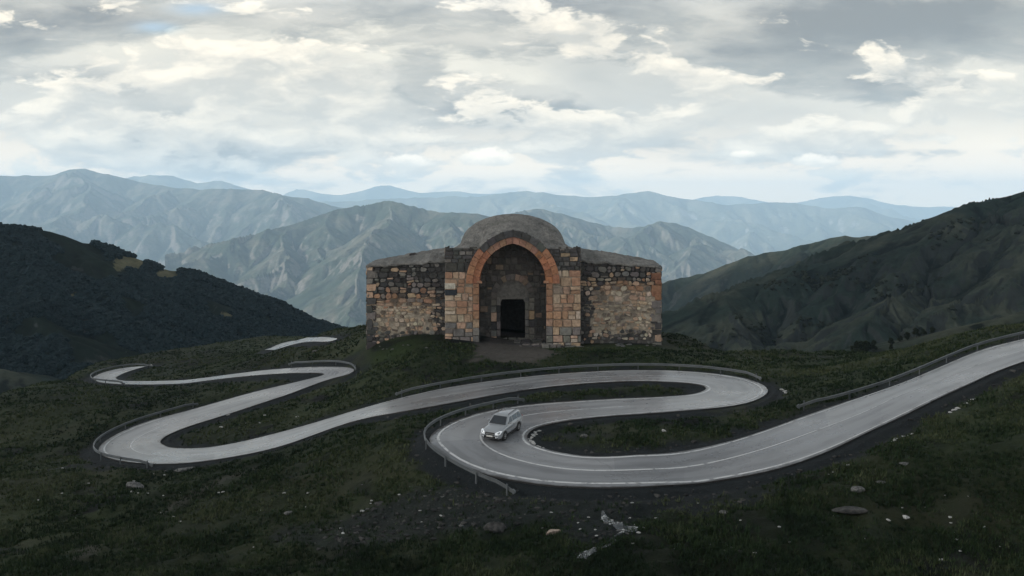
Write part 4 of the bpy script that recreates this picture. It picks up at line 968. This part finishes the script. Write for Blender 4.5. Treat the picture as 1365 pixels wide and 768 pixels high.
# ------------------------------------------------------------------ the car
def build_car():
    silver = mat('silver_paint', (.33, .35, .375), .22, .35, coat=.7); black = mat('black_plastic', (.018, .018, .019), .55); glass = mat('dark_glass', (.012, .018, .026), .06, spec=.8)
    rubber = mat('tyre_rubber', (.015, .015, .016), .8); alloy = mat('alloy', (.50, .51, .52), .3, .8); lens = mat('lamp_glass', (.62, .65, .68), .12, spec=.8); red = mat('red_lens', (.25, .01, .01), .2)
    lamp = lens.node_tree.nodes['Principled BSDF']; lamp.inputs['Emission Color'].default_value = (.9, .95, 1, 1); lamp.inputs['Emission Strength'].default_value = .12
    plate = mat('plate_white', (.6, .6, .58), .5)
    fx, fy, fz = spot(659, 586.5); th = radians(-90 - 25)
    hx, hy = cos(th), sin(th)
    fx, fy = fx - hx * 1.35, fy - hy * 1.35
    zc = float(S(fx, fy)) + ROAD_LIFT
    root = thing('car', 'silver sport utility car driving round the hairpin bend', 'car', (fx, fy, zc), th)
    e = .9; g = lambda x, y: float(S(fx + hx * x - hy * y, fy + hy * x + hx * y))
    pitch = -math.atan2(g(e, 0) - g(-e, 0), 2 * e); roll = math.atan2(g(0, e) - g(0, -e), 2 * e)
    root.rotation_euler = (roll, pitch, th); root.scale = (.93, .93, .93)
    # lower body
    ST_ = [(2.27, .60, .40, .70), (2.22, .74, .32, .80), (2.08, .85, .26, .87), (1.85, .89, .24, .915), (1.35, .905, .24, .975), (.95, .91, .24, 1.03), (.2, .91, .24, 1.05), (-.6, .91, .24, 1.065), (-1.3, .91, .25, 1.08), (-1.85, .895, .28, 1.09), (-2.15, .86, .34, 1.07), (-2.27, .80, .42, 1.0)]
    V, Fs = [], []
    for x, w, zb, zt in ST_:
        h = zt - zb
        half = [(w * .80, zb), (w * .95, zb + h * .10), (w, zb + h * .34), (w * .995, zb + h * .62), (w * .965, zb + h * .84), (w * .90, zb + h * .95), (w * .72, zt), (w * .36, zt + .022), (0, zt + .03)]
        V += [(x, y, z) for y, z in half] + [(x, -y, z) for y, z in half[-2::-1]]
    m_ = 17
    for k in range(len(ST_) - 1):
        for j in range(m_): a, b = k * m_ + j, k * m_ + (j + 1) % m_; Fs.append((a, b, b + m_, a + m_))
    Fs += [tuple(range(m_))[::-1], tuple(range((len(ST_) - 1) * m_, len(ST_) * m_))]
    body = mesh('body', V, Fs, silver, root, True)
    # cabin: slices of rounded rectangles
    SL = [(1.00, .98, -2.16, .845), (1.20, .76, -2.10, .80), (1.40, .50, -2.01, .735), (1.56, .28, -1.90, .675), (1.635, .12, -1.76, .61), (1.665, -.10, -1.55, .48)]
    V, Fs = [], []
    for z, xf, xr, w in SL:
        r = .16 if z < 1.6 else .28
        for cx, cy, q0 in ((xf - r, w - r, 0), (xr + r, w - r, 1), (xr + r, -w + r, 2), (xf - r, -w + r, 3)):
            for q in range(5): an = pi / 2 * (q0 + q / 4); V.append((cx + r * cos(an), cy + r * sin(an), z))
    m_ = 20
    for k in range(len(SL) - 1):
        for j in range(m_): a, b = k * m_ + j, k * m_ + (j + 1) % m_; Fs.append((a, b, b + m_, a + m_))
    Fs.append(tuple(range((len(SL) - 1) * m_, len(SL) * m_)))
    mesh('cabin', V, Fs, silver, root, True)
    zz = [s_[0] for s_ in SL]; ip = lambda z, i: float(np.interp(z, zz, [s_[i] for s_ in SL]))
    def panel(name, pts, off, m, par=root):
        P = np.array(pts, float); nrm = np.cross(P[1] - P[0], P[-1] - P[0]); nrm /= np.linalg.norm(nrm); n = len(P)
        return mesh(name, np.vstack([P + nrm * off, P - nrm * .02]), [tuple(range(n))] + [(j, n + j, n + (j + 1) % n, (j + 1) % n) for j in range(n)], m, par)
    fr = lambda y, z: (ip(z, 1), y, z)
    panel('windscreen', [fr(-.735, 1.07), fr(.735, 1.07), fr(.58, 1.55), fr(-.58, 1.55)], .022, glass)
    panel('rear_window', [(ip(1.2, 2), .62, 1.2), (ip(1.2, 2), -.62, 1.2), (ip(1.52, 2), -.52, 1.52), (ip(1.52, 2), .52, 1.52)], .02, glass)
    for sy in (1, -1):
        for xa, xb, xc, xd in ((.62, -.22, -.22, .10), (-.30, -1.12, -1.12, -.30), (-1.20, -1.86, -1.62, -1.20)):
            P = [(xa, sy * ip(1.10, 3), 1.10), (xb, sy * ip(1.10, 3), 1.10), (xc, sy * ip(1.50, 3), 1.50), (xd, sy * ip(1.50, 3), 1.50)]
            panel('side_window', P[::-1] if sy < 0 else P, .016, glass)
        pr = [(.52, .90, 1.10), (.52, 1.06, 1.10), (.50, 1.08, 1.16), (.52, 1.05, 1.23), (.52, .92, 1.22)]
        mesh('mirror', [(x, sy * y, z) for x, y, z in pr] + [(x - .13, sy * y, z) for x, y, z in pr], [tuple(range(5)) if sy < 0 else tuple(range(5))[::-1], tuple(range(5, 10))] + [(j, (j + 1) % 5, 5 + (j + 1) % 5, 5 + j) for j in range(5)], silver, root)
        # roof rail: a bent tube on two feet
        rp = [(.0, .56, 1.63), (-.08, .57, 1.70), (-.8, .575, 1.725), (-1.55, .56, 1.70), (-1.66, .55, 1.62)]; V, Fs = [], []
        for x, y, z in rp:
            for q in range(6): an = q * pi / 3; V.append((x, sy * (y + .022 * cos(an)), z + .022 * sin(an)))
        for k in range(len(rp) - 1):
            for q in range(6): a, b = k * 6 + q, k * 6 + (q + 1) % 6; Fs.append((a, b, b + 6, a + 6))
        mesh('roof_rail', V, Fs, black, root)
        # head lamp wraps the corner
        hl = [(2.27, .44, .62), (2.25, .68, .63), (2.10, .85, .70), (1.84, .895, .87), (2.02, .80, .905), (2.17, .60, .85), (2.26, .45, .77)]
        V = [(x + .02, sy * (y + .012), z + .012) for x, y, z in hl] + [(x - .15, sy * (y - .1), z - .02) for x, y, z in hl]
        mesh('headlight', V, [tuple(range(7)) if sy > 0 else tuple(range(7))[::-1]] + [(j, 7 + j, 7 + (j + 1) % 7, (j + 1) % 7) for j in range(7)], lens, root)
        V = [(-2.245, sy * y, z) for y, z in ((.62, .88), (.80, .86), (.82, 1.02), (.66, 1.06))]; V += [(x + .12, y, z) for x, y, z in V]
        mesh('taillight', V, [(0, 1, 2, 3) if sy < 0 else (3, 2, 1, 0)] + [(j, 4 + j, 4 + (j + 1) % 4, (j + 1) % 4) for j in range(4)], red, root)
        V = [(2.31, sy * y, z) for y, z in ((.52, .42), (.68, .43), (.70, .50), (.54, .51))]; V = [(x + (.035 if abs(y) < .6 else -.02), y, z) for x, y, z in V] + [(x - .1, y, z) for x, y, z in V]
        mesh('fog_light', V, [(0, 1, 2, 3) if sy > 0 else (3, 2, 1, 0)] + [(j, 4 + j, 4 + (j + 1) % 4, (j + 1) % 4) for j in range(4)], lens, root)
        for x in (-.16, -1.0):
            V = [(x, .908, .90), (x - .2, .908, .905), (x - .2, .908, .935), (x, .908, .93)]; V = [(a, sy * b, c) for a, b, c in V] + [(a, sy * (b + .025), c) for a, b, c in V]
            mesh('door_handle', V, [(4, 5, 6, 7)] + [(j, (j + 1) % 4, 4 + (j + 1) % 4, 4 + j) for j in range(4)], silver, root)
        # sill and arch cladding
        V = [(1.0, .905, .22), (-.95, .905, .22), (-.95, .925, .34), (1.0, .925, .34)]; V = [(a, sy * b, c) for a, b, c in V] + [(a, sy * .80, c) for a, b, c in V]
        mesh('sill', V, [(0, 1, 2, 3)] + [(j, (j + 1) % 4, 4 + (j + 1) % 4, 4 + j) for j in range(4)], black, root)
        for ax in (1.35, -1.27):
            V, Fs = [], []
            for q in range(13):
                an = pi * q / 12 * 1.1 - .05 * pi
                for r, y in ((.355, .90), (.355, .925), (.425, .922), (.43, .89)): V.append((ax + r * cos(an), sy * y, .35 + r * sin(an)))
            for q in range(12):
                for j in range(4): a, b = q * 4 + j, q * 4 + (j + 1) % 4; Fs.append((a, b, b + 4, a + 4))
            mesh('arch_cladding', V, Fs, black, root)
            # dark well behind the wheel
            V = [(ax, sy * .915, .35)] + [(ax + .37 * cos(2 * pi * q / 20), sy * .915, max(.35 + .37 * sin(2 * pi * q / 20), .2)) for q in range(20)]
            mesh('wheel_well', V, [(0, 1 + q, 1 + (q + 1) % 20) for q in range(20)], rubber, root)
            wh = bpy.data.objects.new('wheel', None); C.objects.link(wh); wh.parent = root; wh.location = (ax, sy * .83, .345)
            prof = [(-.11, .20), (-.115, .30), (-.09, .338), (0, .345), (.09, .338), (.115, .30), (.11, .215), (.09, .205)]; V, Fs = [], []; n = 28
            for q in range(n):
                an = 2 * pi * q / n
                for y, r in prof: V.append((r * cos(an), sy * y, r * sin(an)))
            p_ = len(prof)
            for q in range(n):
                for j in range(p_ - 1): a = q * p_ + j; b = ((q + 1) % n) * p_ + j; Fs.append((a, a + 1, b + 1, b))
            mesh('tyre', V, Fs, rubber, wh, True)
            V, Fs = [], []
            for k in range(5):
                for da, r in ((-.45, .05), (-.13, .205), (.13, .205), (.45, .05)):
                    an = 2 * pi * k / 5 + da; V += [(r * cos(an), sy * .095, r * sin(an)), (r * cos(an), sy * .06, r * sin(an))]
                b = k * 8; Fs += [(b, b + 2, b + 4, b + 6), (b, b + 1, b + 3, b + 2), (b + 4, b + 5, b + 7, b + 6), (b + 2, b + 3, b + 5, b + 4)]
            b = len(V)
            for q in range(24):
                an = 2 * pi * q / 24; V += [(.21 * cos(an), sy * .10, .21 * sin(an)), (.185 * cos(an), sy * .10, .185 * sin(an)), (.19 * cos(an), sy * .0, .19 * sin(an))]
            for q in range(24):
                a, c = b + q * 3, b + ((q + 1) % 24) * 3; Fs += [(a, c, c + 1, a + 1), (a + 1, c + 1, c + 2, a + 2)]
            b = len(V); V += [(.065 * cos(2 * pi * q / 12), sy * .10, .065 * sin(2 * pi * q / 12)) for q in range(12)]; Fs.append(tuple(range(b, b + 12)))
            mesh('rim', V, Fs, alloy, wh)
    def front(name, P, m, out=.02, par=root):
        n = len(P); V = [(x + out, y, z) for x, y, z in P] + [(x - .10, y * .98, z) for x, y, z in P]
        return mesh(name, V, [tuple(range(n))] + [(j, n + j, n + (j + 1) % n, (j + 1) % n) for j in range(n)], m, par)
    gr = front('grille', [(2.29, -.40, .60), (2.29, .40, .60), (2.285, .43, .72), (2.25, .38, .80), (2.25, -.38, .80), (2.285, -.43, .72)], black)
    front('grille_bar', [(2.30, -.36, .675), (2.30, .36, .675), (2.298, .36, .71), (2.298, -.36, .71)], alloy, .018, gr)
    front('bumper', [(2.285, -.60, .535), (2.285, .60, .535), (2.295, .60, .59), (2.295, -.60, .59)], silver, .03)
    front('air_intake', [(2.28, -.72, .33), (2.28, .72, .33), (2.30, .66, .52), (2.30, -.66, .52)], black, .022)
    front('skid_plate', [(2.235, -.42, .30), (2.235, .42, .30), (2.26, .38, .36), (2.26, -.38, .36)], alloy, .03)
    front('licence_plate', [(2.31, -.26, .47), (2.31, .26, .47), (2.31, .26, .58), (2.31, -.26, .58)], plate, .035)
    V = [(x, y, .22) for x, y in ((2.0, .7), (2.0, -.7), (-2.0, -.7), (-2.0, .7))] + [(x, y, .45) for x, y in ((2.0, .7), (2.0, -.7), (-2.0, -.7), (-2.0, .7))]
    mesh('underbody', V, [(0, 1, 2, 3), (7, 6, 5, 4)] + [(j, (j + 1) % 4, 4 + (j + 1) % 4, 4 + j) for j in range(4)], rubber, root)
    return root
build_car()

# ------------------------------------------------------------------ rocks
def rock_mesh(i, m):
    R = np.random.default_rng(500 + i); bm = bmesh.new(); bmesh.ops.create_icosphere(bm, subdivisions=3, radius=1.0)
    co = np.array([v.co[:] for v in bm.verts])
    for _ in range(9):       # knock flat faces off it
        nn = R.normal(size=3); nn /= np.linalg.norm(nn); d = R.uniform(.55, .85); q = co @ nn; co = np.where((q > d)[:, None], co - (q - d)[:, None] * nn * .92, co)
    co *= 1 + .10 * (fbm(co[:, 0] * 1.7 + i, co[:, 1] * 1.7 + co[:, 2] * 1.3, 3, i))[:, None]
    co *= (1, R.uniform(.6, .85), R.uniform(.45, .7))
    for v, c in zip(bm.verts, co): v.co = c
    me = bpy.data.meshes.new('rock'); bm.to_mesh(me); bm.free(); me.materials.append(m); return me
RMESH = {k: [rock_mesh(i + 10 * j, M[k]) for i in range(5)] for j, k in enumerate(('pale', 'grey', 'pink', 'dark'))}
def rock(px, py, wpx, kind, label, group=None, flat=1.0, name='rock', cat='rock'):
    x, y, z = spot(px, py); s = wpx / 2 / (F / y)
    o = bpy.data.objects.new(name, random.choice(RMESH[kind])); C.objects.link(o)
    o.location = (x, y, z + s * .16 * flat); o.scale = (s, s * random.uniform(.8, 1.1), s * flat * random.uniform(.85, 1.1)); o.rotation_euler = (random.uniform(-.2, .2), random.uniform(-.2, .2), random.uniform(-.4, .4))
    return tag(o, label, cat, group)
random.seed(23)
for a in [(1143, 663, 21, 'grey', 'round grey boulder alone on the dark slope right of the lower road', 1.15), (737, 720, 23, 'pink', 'pinkish pale boulder in the grass left of the white rill', .9), (657, 719, 42, 'dark', 'broad dark boulder low on the slope under the car bend', .8),
          (1131, 689, 48, 'dark', 'long low dark ledge of rock below the round grey boulder', .45), (965, 687, 15, 'grey', 'flat grey slab of rock midway between the rill and the round boulder', .6), (778, 583, 13, 'grey', 'rounded grey stone in the grass island inside the car bend', 1.0),
          (885, 577, 7, 'pale', 'single white stone in the grass island inside the car bend', 1.2), (180, 651, 26, 'grey', 'large grey rock below the big left hairpin', .7), (246, 626, 30, 'grey', 'flat pale grey ledge just under the big left hairpin', .3),
          (384, 692, 13, 'grey', 'grey stone alone on the slope left of the dark stony bank', .8), (1205, 626, 17, 'grey', 'low grey stone on the slope under the climbing road', .5), (1175, 647, 16, 'grey', 'thin grey slab beside the round grey boulder uphill of it', .4),
          (1208, 690, 12, 'pale', 'pale stone to the right of the long dark ledge', .7), (505, 672, 14, 'dark', 'dark stone in the loose bank left of the guard rail', .8), (420, 470, 8, 'grey', 'grey stone on the brow left of the church', .8), (1255, 747, 16, 'pale', 'pale flat stone at the lower right corner of the slope', .5), (985, 745, 12, 'dark', 'small dark stone in the grass at the bottom edge', .8)]:
    rock(*a[:5], None, a[5])
zones = [('white stone chip scattered on the slope below the big left hairpin', 'stone chips below the left hairpin', (45, 255, 625, 690), 16, (2.5, 5.5)),
         ('white stone chip scattered on the dark slope in the lower left', 'stone chips on the lower left slope', (150, 480, 650, 740), 18, (2.5, 6)),
         ('pale stone chip in the loose bank below the guard rail of the car bend', 'stones of the loose bank', (470, 640, 640, 735), 26, (3, 9)),
         ('pale stone chip in the grass on the lower right slope', 'stone chips on the lower right slope', (850, 1340, 660, 755), 30, (2.5, 7.5)),
         ('pale stone chip in the grass between the two upper road strips', 'stone chips between the upper road strips', (290, 480, 552, 575), 9, (3, 7)),
         ('pale stone chip on the slope under the lower road beside the rill', 'stone chips beside the rill', (690, 870, 672, 740), 14, (3, 6)),
         ('grey stone fallen at the foot of the left wing of the church', 'stones at the church foot', (495, 600, 459, 466), 8, (2, 5)), ]
for lab, grp, (x0, x1, y0, y1), n, (a, b) in zones:
    for i in range(n):
        k = random.choice(('pale', 'pale', 'grey')) if 'loose' not in grp else random.choice(('grey', 'grey', 'dark', 'pale'))
        if 'loose' in grp: lab_ = {'grey': 'grey stone in the loose bank below the guard rail of the car bend', 'dark': 'dark stone in the loose bank below the guard rail of the car bend', 'pale': lab}[k]; g_ = f'{k} {grp}'
        else: lab_, g_, k = lab, grp, 'grey' if 'foot' in lab else 'pale'
        rock(random.uniform(x0, x1), random.uniform(y0, y1), random.uniform(a, b) * random.choice((.8, 1, 1)), k, lab_, g_, random.uniform(.5, 1))
for i in range(9): rock(random.uniform(775, 880), random.uniform(459, 465), random.uniform(3, 10), 'grey', 'grey stone fallen at the foot of the right wing of the church', 'grey stones at the right wing', .6)
for i in range(26):
    t = i / 25; px = np.interp(t, [0, .3, .6, 1], [718, 706, 709, 730]) + random.uniform(-3, 4); py = np.interp(t, [0, .3, .6, 1], [574, 582, 592, 601]) + random.uniform(-2, 2.5)
    rock(px, py, random.uniform(3, 7.5), 'pale', 'white rubble stone in the gutter inside the car bend', 'white rubble of the gutter', .8)
for (xa, ya, xb, yb, n) in ((1300, 528, 1265, 549, 14), (1218, 577, 1186, 593, 9), (1132, 623, 1104, 634, 5), (1040, 514, 1050, 523, 5), (340, 531, 270, 536, 1)):
    for i in range(n):
        t = (i + random.random()) / n; rock(xa + (xb - xa) * t, ya + (yb - ya) * t + random.uniform(-1.5, 1.5), random.uniform(2.5, 7.5), 'pale', *{1300: ('white stone in the upper broken line beside the climbing road', 'upper white stones beside the climbing road'), 1218: ('white stone in the middle broken line below the climbing road', 'middle white stones below the climbing road'), 1132: ('white stone in the lowest broken line below the climbing road', 'lowest white stones below the climbing road'), 1040: ('white stone behind the outer end of the upper bend', 'white stones behind the upper bend'), 340: ('small white stone beside the left road strip', None)}[xa], .7)

for i in range(26):
    t = random.random(); rock(np.interp(t, [0, .3, .55, .75, 1], [805, 820, 840, 812, 776]) + random.uniform(-11, 11), np.interp(t, [0, .3, .55, .75, 1], [690, 704, 713, 734, 754]) + random.uniform(-4, 4), random.uniform(3, 8), random.choice(('pale', 'grey')), 'wet stone lying in the rill at the bottom of the slope', 'stones in the rill', .7)

# ------------------------------------------------------------------ rill of water
def build_stream():
    m = mat('rill_water', (.04, .05, .055), .08, spec=.6); g, b = gm(m); p = objco(g)
    foam = g.ss(g.noise(p, 2.1, 6, .65),   .53, .66)
    g.put(b.inputs['Base Color'], g.mix(foam, (.03, .036, .04), (.60, .63, .64))); g.put(b.inputs['Roughness'], g.m('ADD', .06, g.m('MULTIPLY', foam, .5)))
    bump(g, b, g.noise(p, 6, 4, .6), .05)
    for nm, path, wd in (('rill', [(803, 688), (806, 694), (815, 699), (826, 707), (846, 711), (832, 718), (815, 722), (822, 730), (806, 738), (790, 742), (782, 748), (774, 756)], [.08, .2, .42, .3, .6, .42, .14, .45, .2, .34, .5, .2]),):
        P = np.array(proj(*np.array(path, float).T)).T[:, :2]; n = 60; l = np.linspace(0, 1, len(P)); q = np.linspace(0, 1, n)
        P2 = np.c_[np.interp(q, l, P[:, 0]), np.interp(q, l, P[:, 1])]; P2 = smooth_line(P2, 2); W = np.interp(q, l, wd) * (1 + .5 * fbm(q * 9, q * 0, 3, 8))
        V = []
        for k in range(n):
            for s_ in (-1, -.5, 0, .5, 1):
                x = P2[k, 0] + s_ * W[k]; y = P2[k, 1] + .25 * s_ * W[k]; V.append((x, y, float(ground_at(x, y)) + .10 - .07 * abs(s_)))
        tag(npmesh(nm, V, grid_quads(n, 5), m), kind='structure')
build_stream()

# ------------------------------------------------------------------ trees on the near hillock, woods, scrub
def leaf_cloud(pts, rad, size, n, R):
    """n leaf faces spread through clumps"""
    i = R.integers(0, len(pts), n); d = R.normal(size=(n, 3)); d /= np.linalg.norm(d, axis=1)[:, None]
    c = pts[i] + d * (rad[i] * R.uniform(.35, 1.05, n) ** .6)[:, None]
    a = R.normal(size=(n, 3)); a /= np.linalg.norm(a, axis=1)[:, None]; b = np.cross(a, R.normal(size=(n, 3))); b /= np.linalg.norm(b, axis=1)[:, None]
    s = size * R.uniform(.6, 1.3, n)[:, None]
    V = np.stack([c - a * s - b * s * .6, c + a * s - b * s * .6, c + a * s * .7 + b * s * .7, c - a * s * .6 + b * s * .8], 1).reshape(-1, 3)
    return V, np.arange(4 * n).reshape(-1, 4), np.repeat(R.uniform(0, 1, n), 4)
LEAF = m_leaf('tree_leaf', (.010, .014, .009), (.028, .038, .018)); BARK = mat('bark', (.03, .026, .022), .9)
def make_tree(i, h):
    R = np.random.default_rng(900 + i); root = thing('tree', 'x', 'tree')
    V, Fs = [], []
    def limb(p, q, r0, r1):
        k = len(V); d = np.array(q) - np.array(p); u = np.cross(d, (.3, .9, .1)); u /= np.linalg.norm(u); w = np.cross(d, u); w /= np.linalg.norm(w)
        for c, r in ((p, r0), (q, r1)):
            for j in range(6): an = j * pi / 3; V.append(tuple(np.array(c) + r * (cos(an) * u + sin(an) * w)))
        for j in range(6): Fs.append((k + j, k + (j + 1) % 6, k + 6 + (j + 1) % 6, k + 6 + j))
    limb((0, 0, -.3), (.1, 0, h * .4), .16, .11); limb((.1, 0, h * .4), (.0, .1, h * .8), .11, .04); pts = []
    for k in range(9):
        an = R.uniform(0, 2 * pi); z = h * R.uniform(.3, .95); rr = h * .34 * (1.15 - z / h) * R.uniform(.5, 1.2); q = (rr * cos(an), rr * sin(an), z); limb((.06, .03, z * .7), q, .06, .02); pts.append(q)
    pts = np.array(pts); mesh('trunk', V, Fs, BARK, root)
    v, f, sh = leaf_cloud(pts, np.full(9, h * .2) * R.uniform(.7, 1.2, 9), .16, 900, R); o = npmesh('crown', v, f, LEAF, root, False); attr(o, 'shade', sh)
    return root
TREES = [make_tree(i, 3.2) for i in range(3)]; used = [False] * 3
def hill_at(Hh, px, py):
    d = (Hh['U'] - px) ** 2 + ((HZ - Hh['Z'] / Hh['Y'] * F) - py) ** 2 * 4 + np.where(Hh['T'] < 0, 1e6, 0)
    k = np.unravel_index(np.argmin(d), d.shape); return Hh['X'][k], Hh['Y'][k], Hh['Z'][k]
for n, (px, py, s, lab, grp) in enumerate([(1141, 478, 1.25, 'tallest dark bushy tree at the left end of the clump behind the field', None), (1149, 475, 1.1, 'dark bushy tree in the clump behind the field', 'trees of the clump'), (1156, 472, .95, 'dark bushy tree in the clump behind the field', 'trees of the clump'), (1163, 469, .8, 'dark bushy tree in the clump behind the field', 'trees of the clump'),
        (1124, 482, .8, 'small dark tree alone to the left of the clump behind the field', None), (1187, 460, .55, 'small dark bush on the brow of the green hillock', 'bushes on the hillock brow'), (1199, 456, .5, 'small dark bush on the brow of the green hillock', 'bushes on the hillock brow'), (1208, 454, .62, 'small dark bush on the brow of the green hillock', 'bushes on the hillock brow'),
        (1222, 450, .7, 'small dark bush on the brow of the green hillock', 'bushes on the hillock brow'), (1231, 448, .55, 'small dark bush on the brow of the green hillock', 'bushes on the hillock brow'), (1244, 445, .5, 'small dark bush on the brow of the green hillock', 'bushes on the hillock brow'), (1188, 468, .45, 'dark bush on the near flank of the green hillock', None)]):
    x, y, z = hill_at(KNOLL, px, py); src = TREES[n % 3]
    if not used[n % 3]: o = src; used[n % 3] = True
    else:
        o = src.copy(); C.objects.link(o)
        for ch in src.children: c = ch.copy(); C.objects.link(c); c.parent = o
    o.location = (x, y, z); o.scale = (s * 1.15, s * 1.15, s); o.rotation_euler = (0, 0, n * 1.7); o['label'] = lab
    if grp: o['group'] = grp
    elif 'group' in o: del o['group']

def crowns(name, Hh, n, size, keep, m, seed, flat=.8):
    """a wood seen from far off: every crown a lumpy dome of its own, all of them one mass"""
    R = np.random.default_rng(seed); bm = bmesh.new(); bmesh.ops.create_icosphere(bm, subdivisions=2, radius=1.0)
    bv = np.array([v.co[:] for v in bm.verts]); bf = np.array([[v.index for v in f.verts] for f in bm.faces]); bm.free()
    T = Hh['T']; r0 = int(np.argmax(T[:, 0] >= -.1)); nr, nc = T.shape
    i = R.uniform(r0, nr - 2, n * 3); j = R.uniform(0, nc - 2, n * 3); i0, j0 = i.astype(int), j.astype(int)
    P = np.stack([Hh[k][i0, j0] + (Hh[k][i0 + 1, j0] - Hh[k][i0, j0]) * (i - i0) + (Hh[k][i0, j0 + 1] - Hh[k][i0, j0]) * (j - j0) for k in 'XYZ'], -1)
    px = CX + F * P[:, 0] / P[:, 1]; py = HZ - F * P[:, 2] / P[:, 1]
    ok = keep(px, py, P) & (px > -260) & (px < 1640) & (py < 540); P = P[ok][:n]; n = len(P)
    sc = size * R.uniform(.55, 1.35, n); an = R.uniform(0, 2 * pi, n)
    lump = 1 + .28 * R.normal(size=(6, len(bv))); L = lump[R.integers(0, 6, n)]
    q = bv[None] * L[..., None]; x = q[..., 0] * np.cos(an)[:, None] - q[..., 1] * np.sin(an)[:, None]; y = q[..., 0] * np.sin(an)[:, None] + q[..., 1] * np.cos(an)[:, None]
    V = np.stack([x * sc[:, None] + P[:, None, 0], y * sc[:, None] + P[:, None, 1], (q[..., 2] * flat + flat * .6) * sc[:, None] + P[:, None, 2]], -1).reshape(-1, 3)
    Fc = (bf[None] + (np.arange(n) * len(bv))[:, None, None]).reshape(-1, 3)
    o = npmesh(name, V, Fc, m, None, False); attr(o, 'shade', np.repeat(R.uniform(0, 1, n), len(bv))); tag(o, kind='stuff')
crowns('forest', WOOD, 26000, 1.55, lambda px, py, P: ~in_clear(px, py) & (fbm(P[:, 0] / 75, P[:, 1] / 75, 3, 5) > -.30), m_leaf('far_leaf', (.003, .010, .013), (.009, .021, .024)), 31)
crowns('scrub', HILL, 2600, 1.2, lambda px, py, P: (fbm(P[:, 0] / 44, P[:, 1] / 44, 3, 15) > .22) | (((px - 1035) / 45) ** 2 + ((py - 372) / 14) ** 2 < 1), m_leaf('scrub_leaf', (.008, .011, .008), (.020, .026, .014)), 32)

def loose_stones(n=5200):
    """gravel and broken stone on the spoil banks and shoulders: past counting"""
    R = np.random.default_rng(41); px = R.uniform(-60, 1420, n * 6); Y = 42 * (100 / 42.) ** R.uniform(0, 1, n * 6); X = (px - CX) / F * Y
    c = (px + 640) / 2630 * 899; r = np.log(Y / 16) / np.log(300 / 16.) * 469; ci, ri = c.round().astype(int), r.round().astype(int)
    bank = np.exp(-(((X + 6.5) / 4.5) ** 2 + ((Y - 52) / 4.0) ** 2))
    ok = (GR['d'][ri, ci] > .25) & ((GR['side'][ri, ci] * .8 + bank + .5 * fbm(X / 2, Y / 2, 3, 97)) > R.uniform(.45, 1.1, n * 6)) & (GR['ch'][ri, ci] > 0)
    X, Y = X[ok][:n], Y[ok][:n]; n = len(X); Z = ground_at(X, Y); bm = bmesh.new(); bmesh.ops.create_icosphere(bm, subdivisions=1, radius=1.0)
    bv = np.array([v.co[:] for v in bm.verts]); bf = np.array([[v.index for v in f.verts] for f in bm.faces]); bm.free()
    sc = .035 + .16 * R.uniform(0, 1, n) ** 4 ; L = (1 + .3 * R.normal(size=(8, len(bv))))[R.integers(0, 8, n)]
    V = np.stack([bv[None, :, 0] * L * sc[:, None] + X[:, None], bv[None, :, 1] * L * sc[:, None] + Y[:, None], bv[None, :, 2] * L * sc[:, None] * .6 + Z[:, None]], -1).reshape(-1, 3)
    o = npmesh('loose_stones', V, (bf[None] + (np.arange(n) * len(bv))[:, None, None]).reshape(-1, 3), m_leaf('bank_stone', (.016, .017, .018), (.080, .078, .075)), None, False)
    attr(o, 'shade', np.repeat(R.uniform(0, 1, n) ** 2, len(bv))); tag(o, kind='stuff')
loose_stones()

# ------------------------------------------------------------------ grass
def build_grass(n=110000):
    R = np.random.default_rng(77); px = R.uniform(-120, 1500, n * 2); Y = 38 * (200 / 38.) ** R.uniform(0, 1, n * 2) ** 1.3; X = (px - CX) / F * Y
    c = (px + 640) / 2630 * 899; r = np.log(Y / 16) / np.log(300 / 16.) * 469; ci, ri = c.round().astype(int), r.round().astype(int)
    ok = (GR['d'][ri, ci] > .35) & (GR['side'][ri, ci] < R.uniform(.1, .9, n * 2)) & (GR['path'][ri, ci] < .4) & (GR['ch'][ri, ci] > .3) & (fbm(X / 3, Y / 3, 3, 91) > R.uniform(-.45, .25, n * 2))
    X, Y = X[ok][:n], Y[ok][:n]; n = len(X); Z = ground_at(X, Y); k = 5
    h = R.uniform(.10, .34, n) * (1 + .5 * fbm(X / 6, Y / 6, 3, 19)); tone = np.clip(.46 + .6 * fbm(X / 4, Y / 4, 4, 29) + .8 * fbm(X / 17, Y / 13, 3, 39) + R.normal(0, .16, n), 0, 1)
    a = R.uniform(0, 2 * pi, (n, k)); le = R.uniform(.1, .7, (n, k)) * h[:, None]; w = .035 * (Y / 50)[:, None]; o = R.normal(0, .07, (n, k, 2))
    bx, by = X[:, None] + o[..., 0], Y[:, None] + o[..., 1]; z = Z[:, None] - .03 + 0 * a; cx, sy = np.cos(a), np.sin(a)
    V = np.stack([np.stack([bx - sy * w, by + cx * w, z], -1), np.stack([bx + sy * w, by - cx * w, z], -1), np.stack([bx + cx * le, by + sy * le, z + h[:, None] * R.uniform(.6, 1.1, (n, k))], -1)], 2).reshape(-1, 3)
    m = mat('grass_blade', rough=.8, spec=.15); g, b = gm(m)
    g.put(b.inputs['Base Color'], g.ramp(at(g, 'tone'), [(.15, (0.0097, 0.0201, 0.0087)), (.45, (0.0192, 0.0363, 0.0135)), (.65, (0.0343, 0.0485, 0.0211)), (.80, (0.0653, 0.0789, 0.0403))]))
    ob = npmesh('grass', V, np.arange(3 * n * k).reshape(-1, 3), m, None, False); attr(ob, 'tone', np.repeat(tone, 3 * k)); tag(ob, kind='stuff')
build_grass()
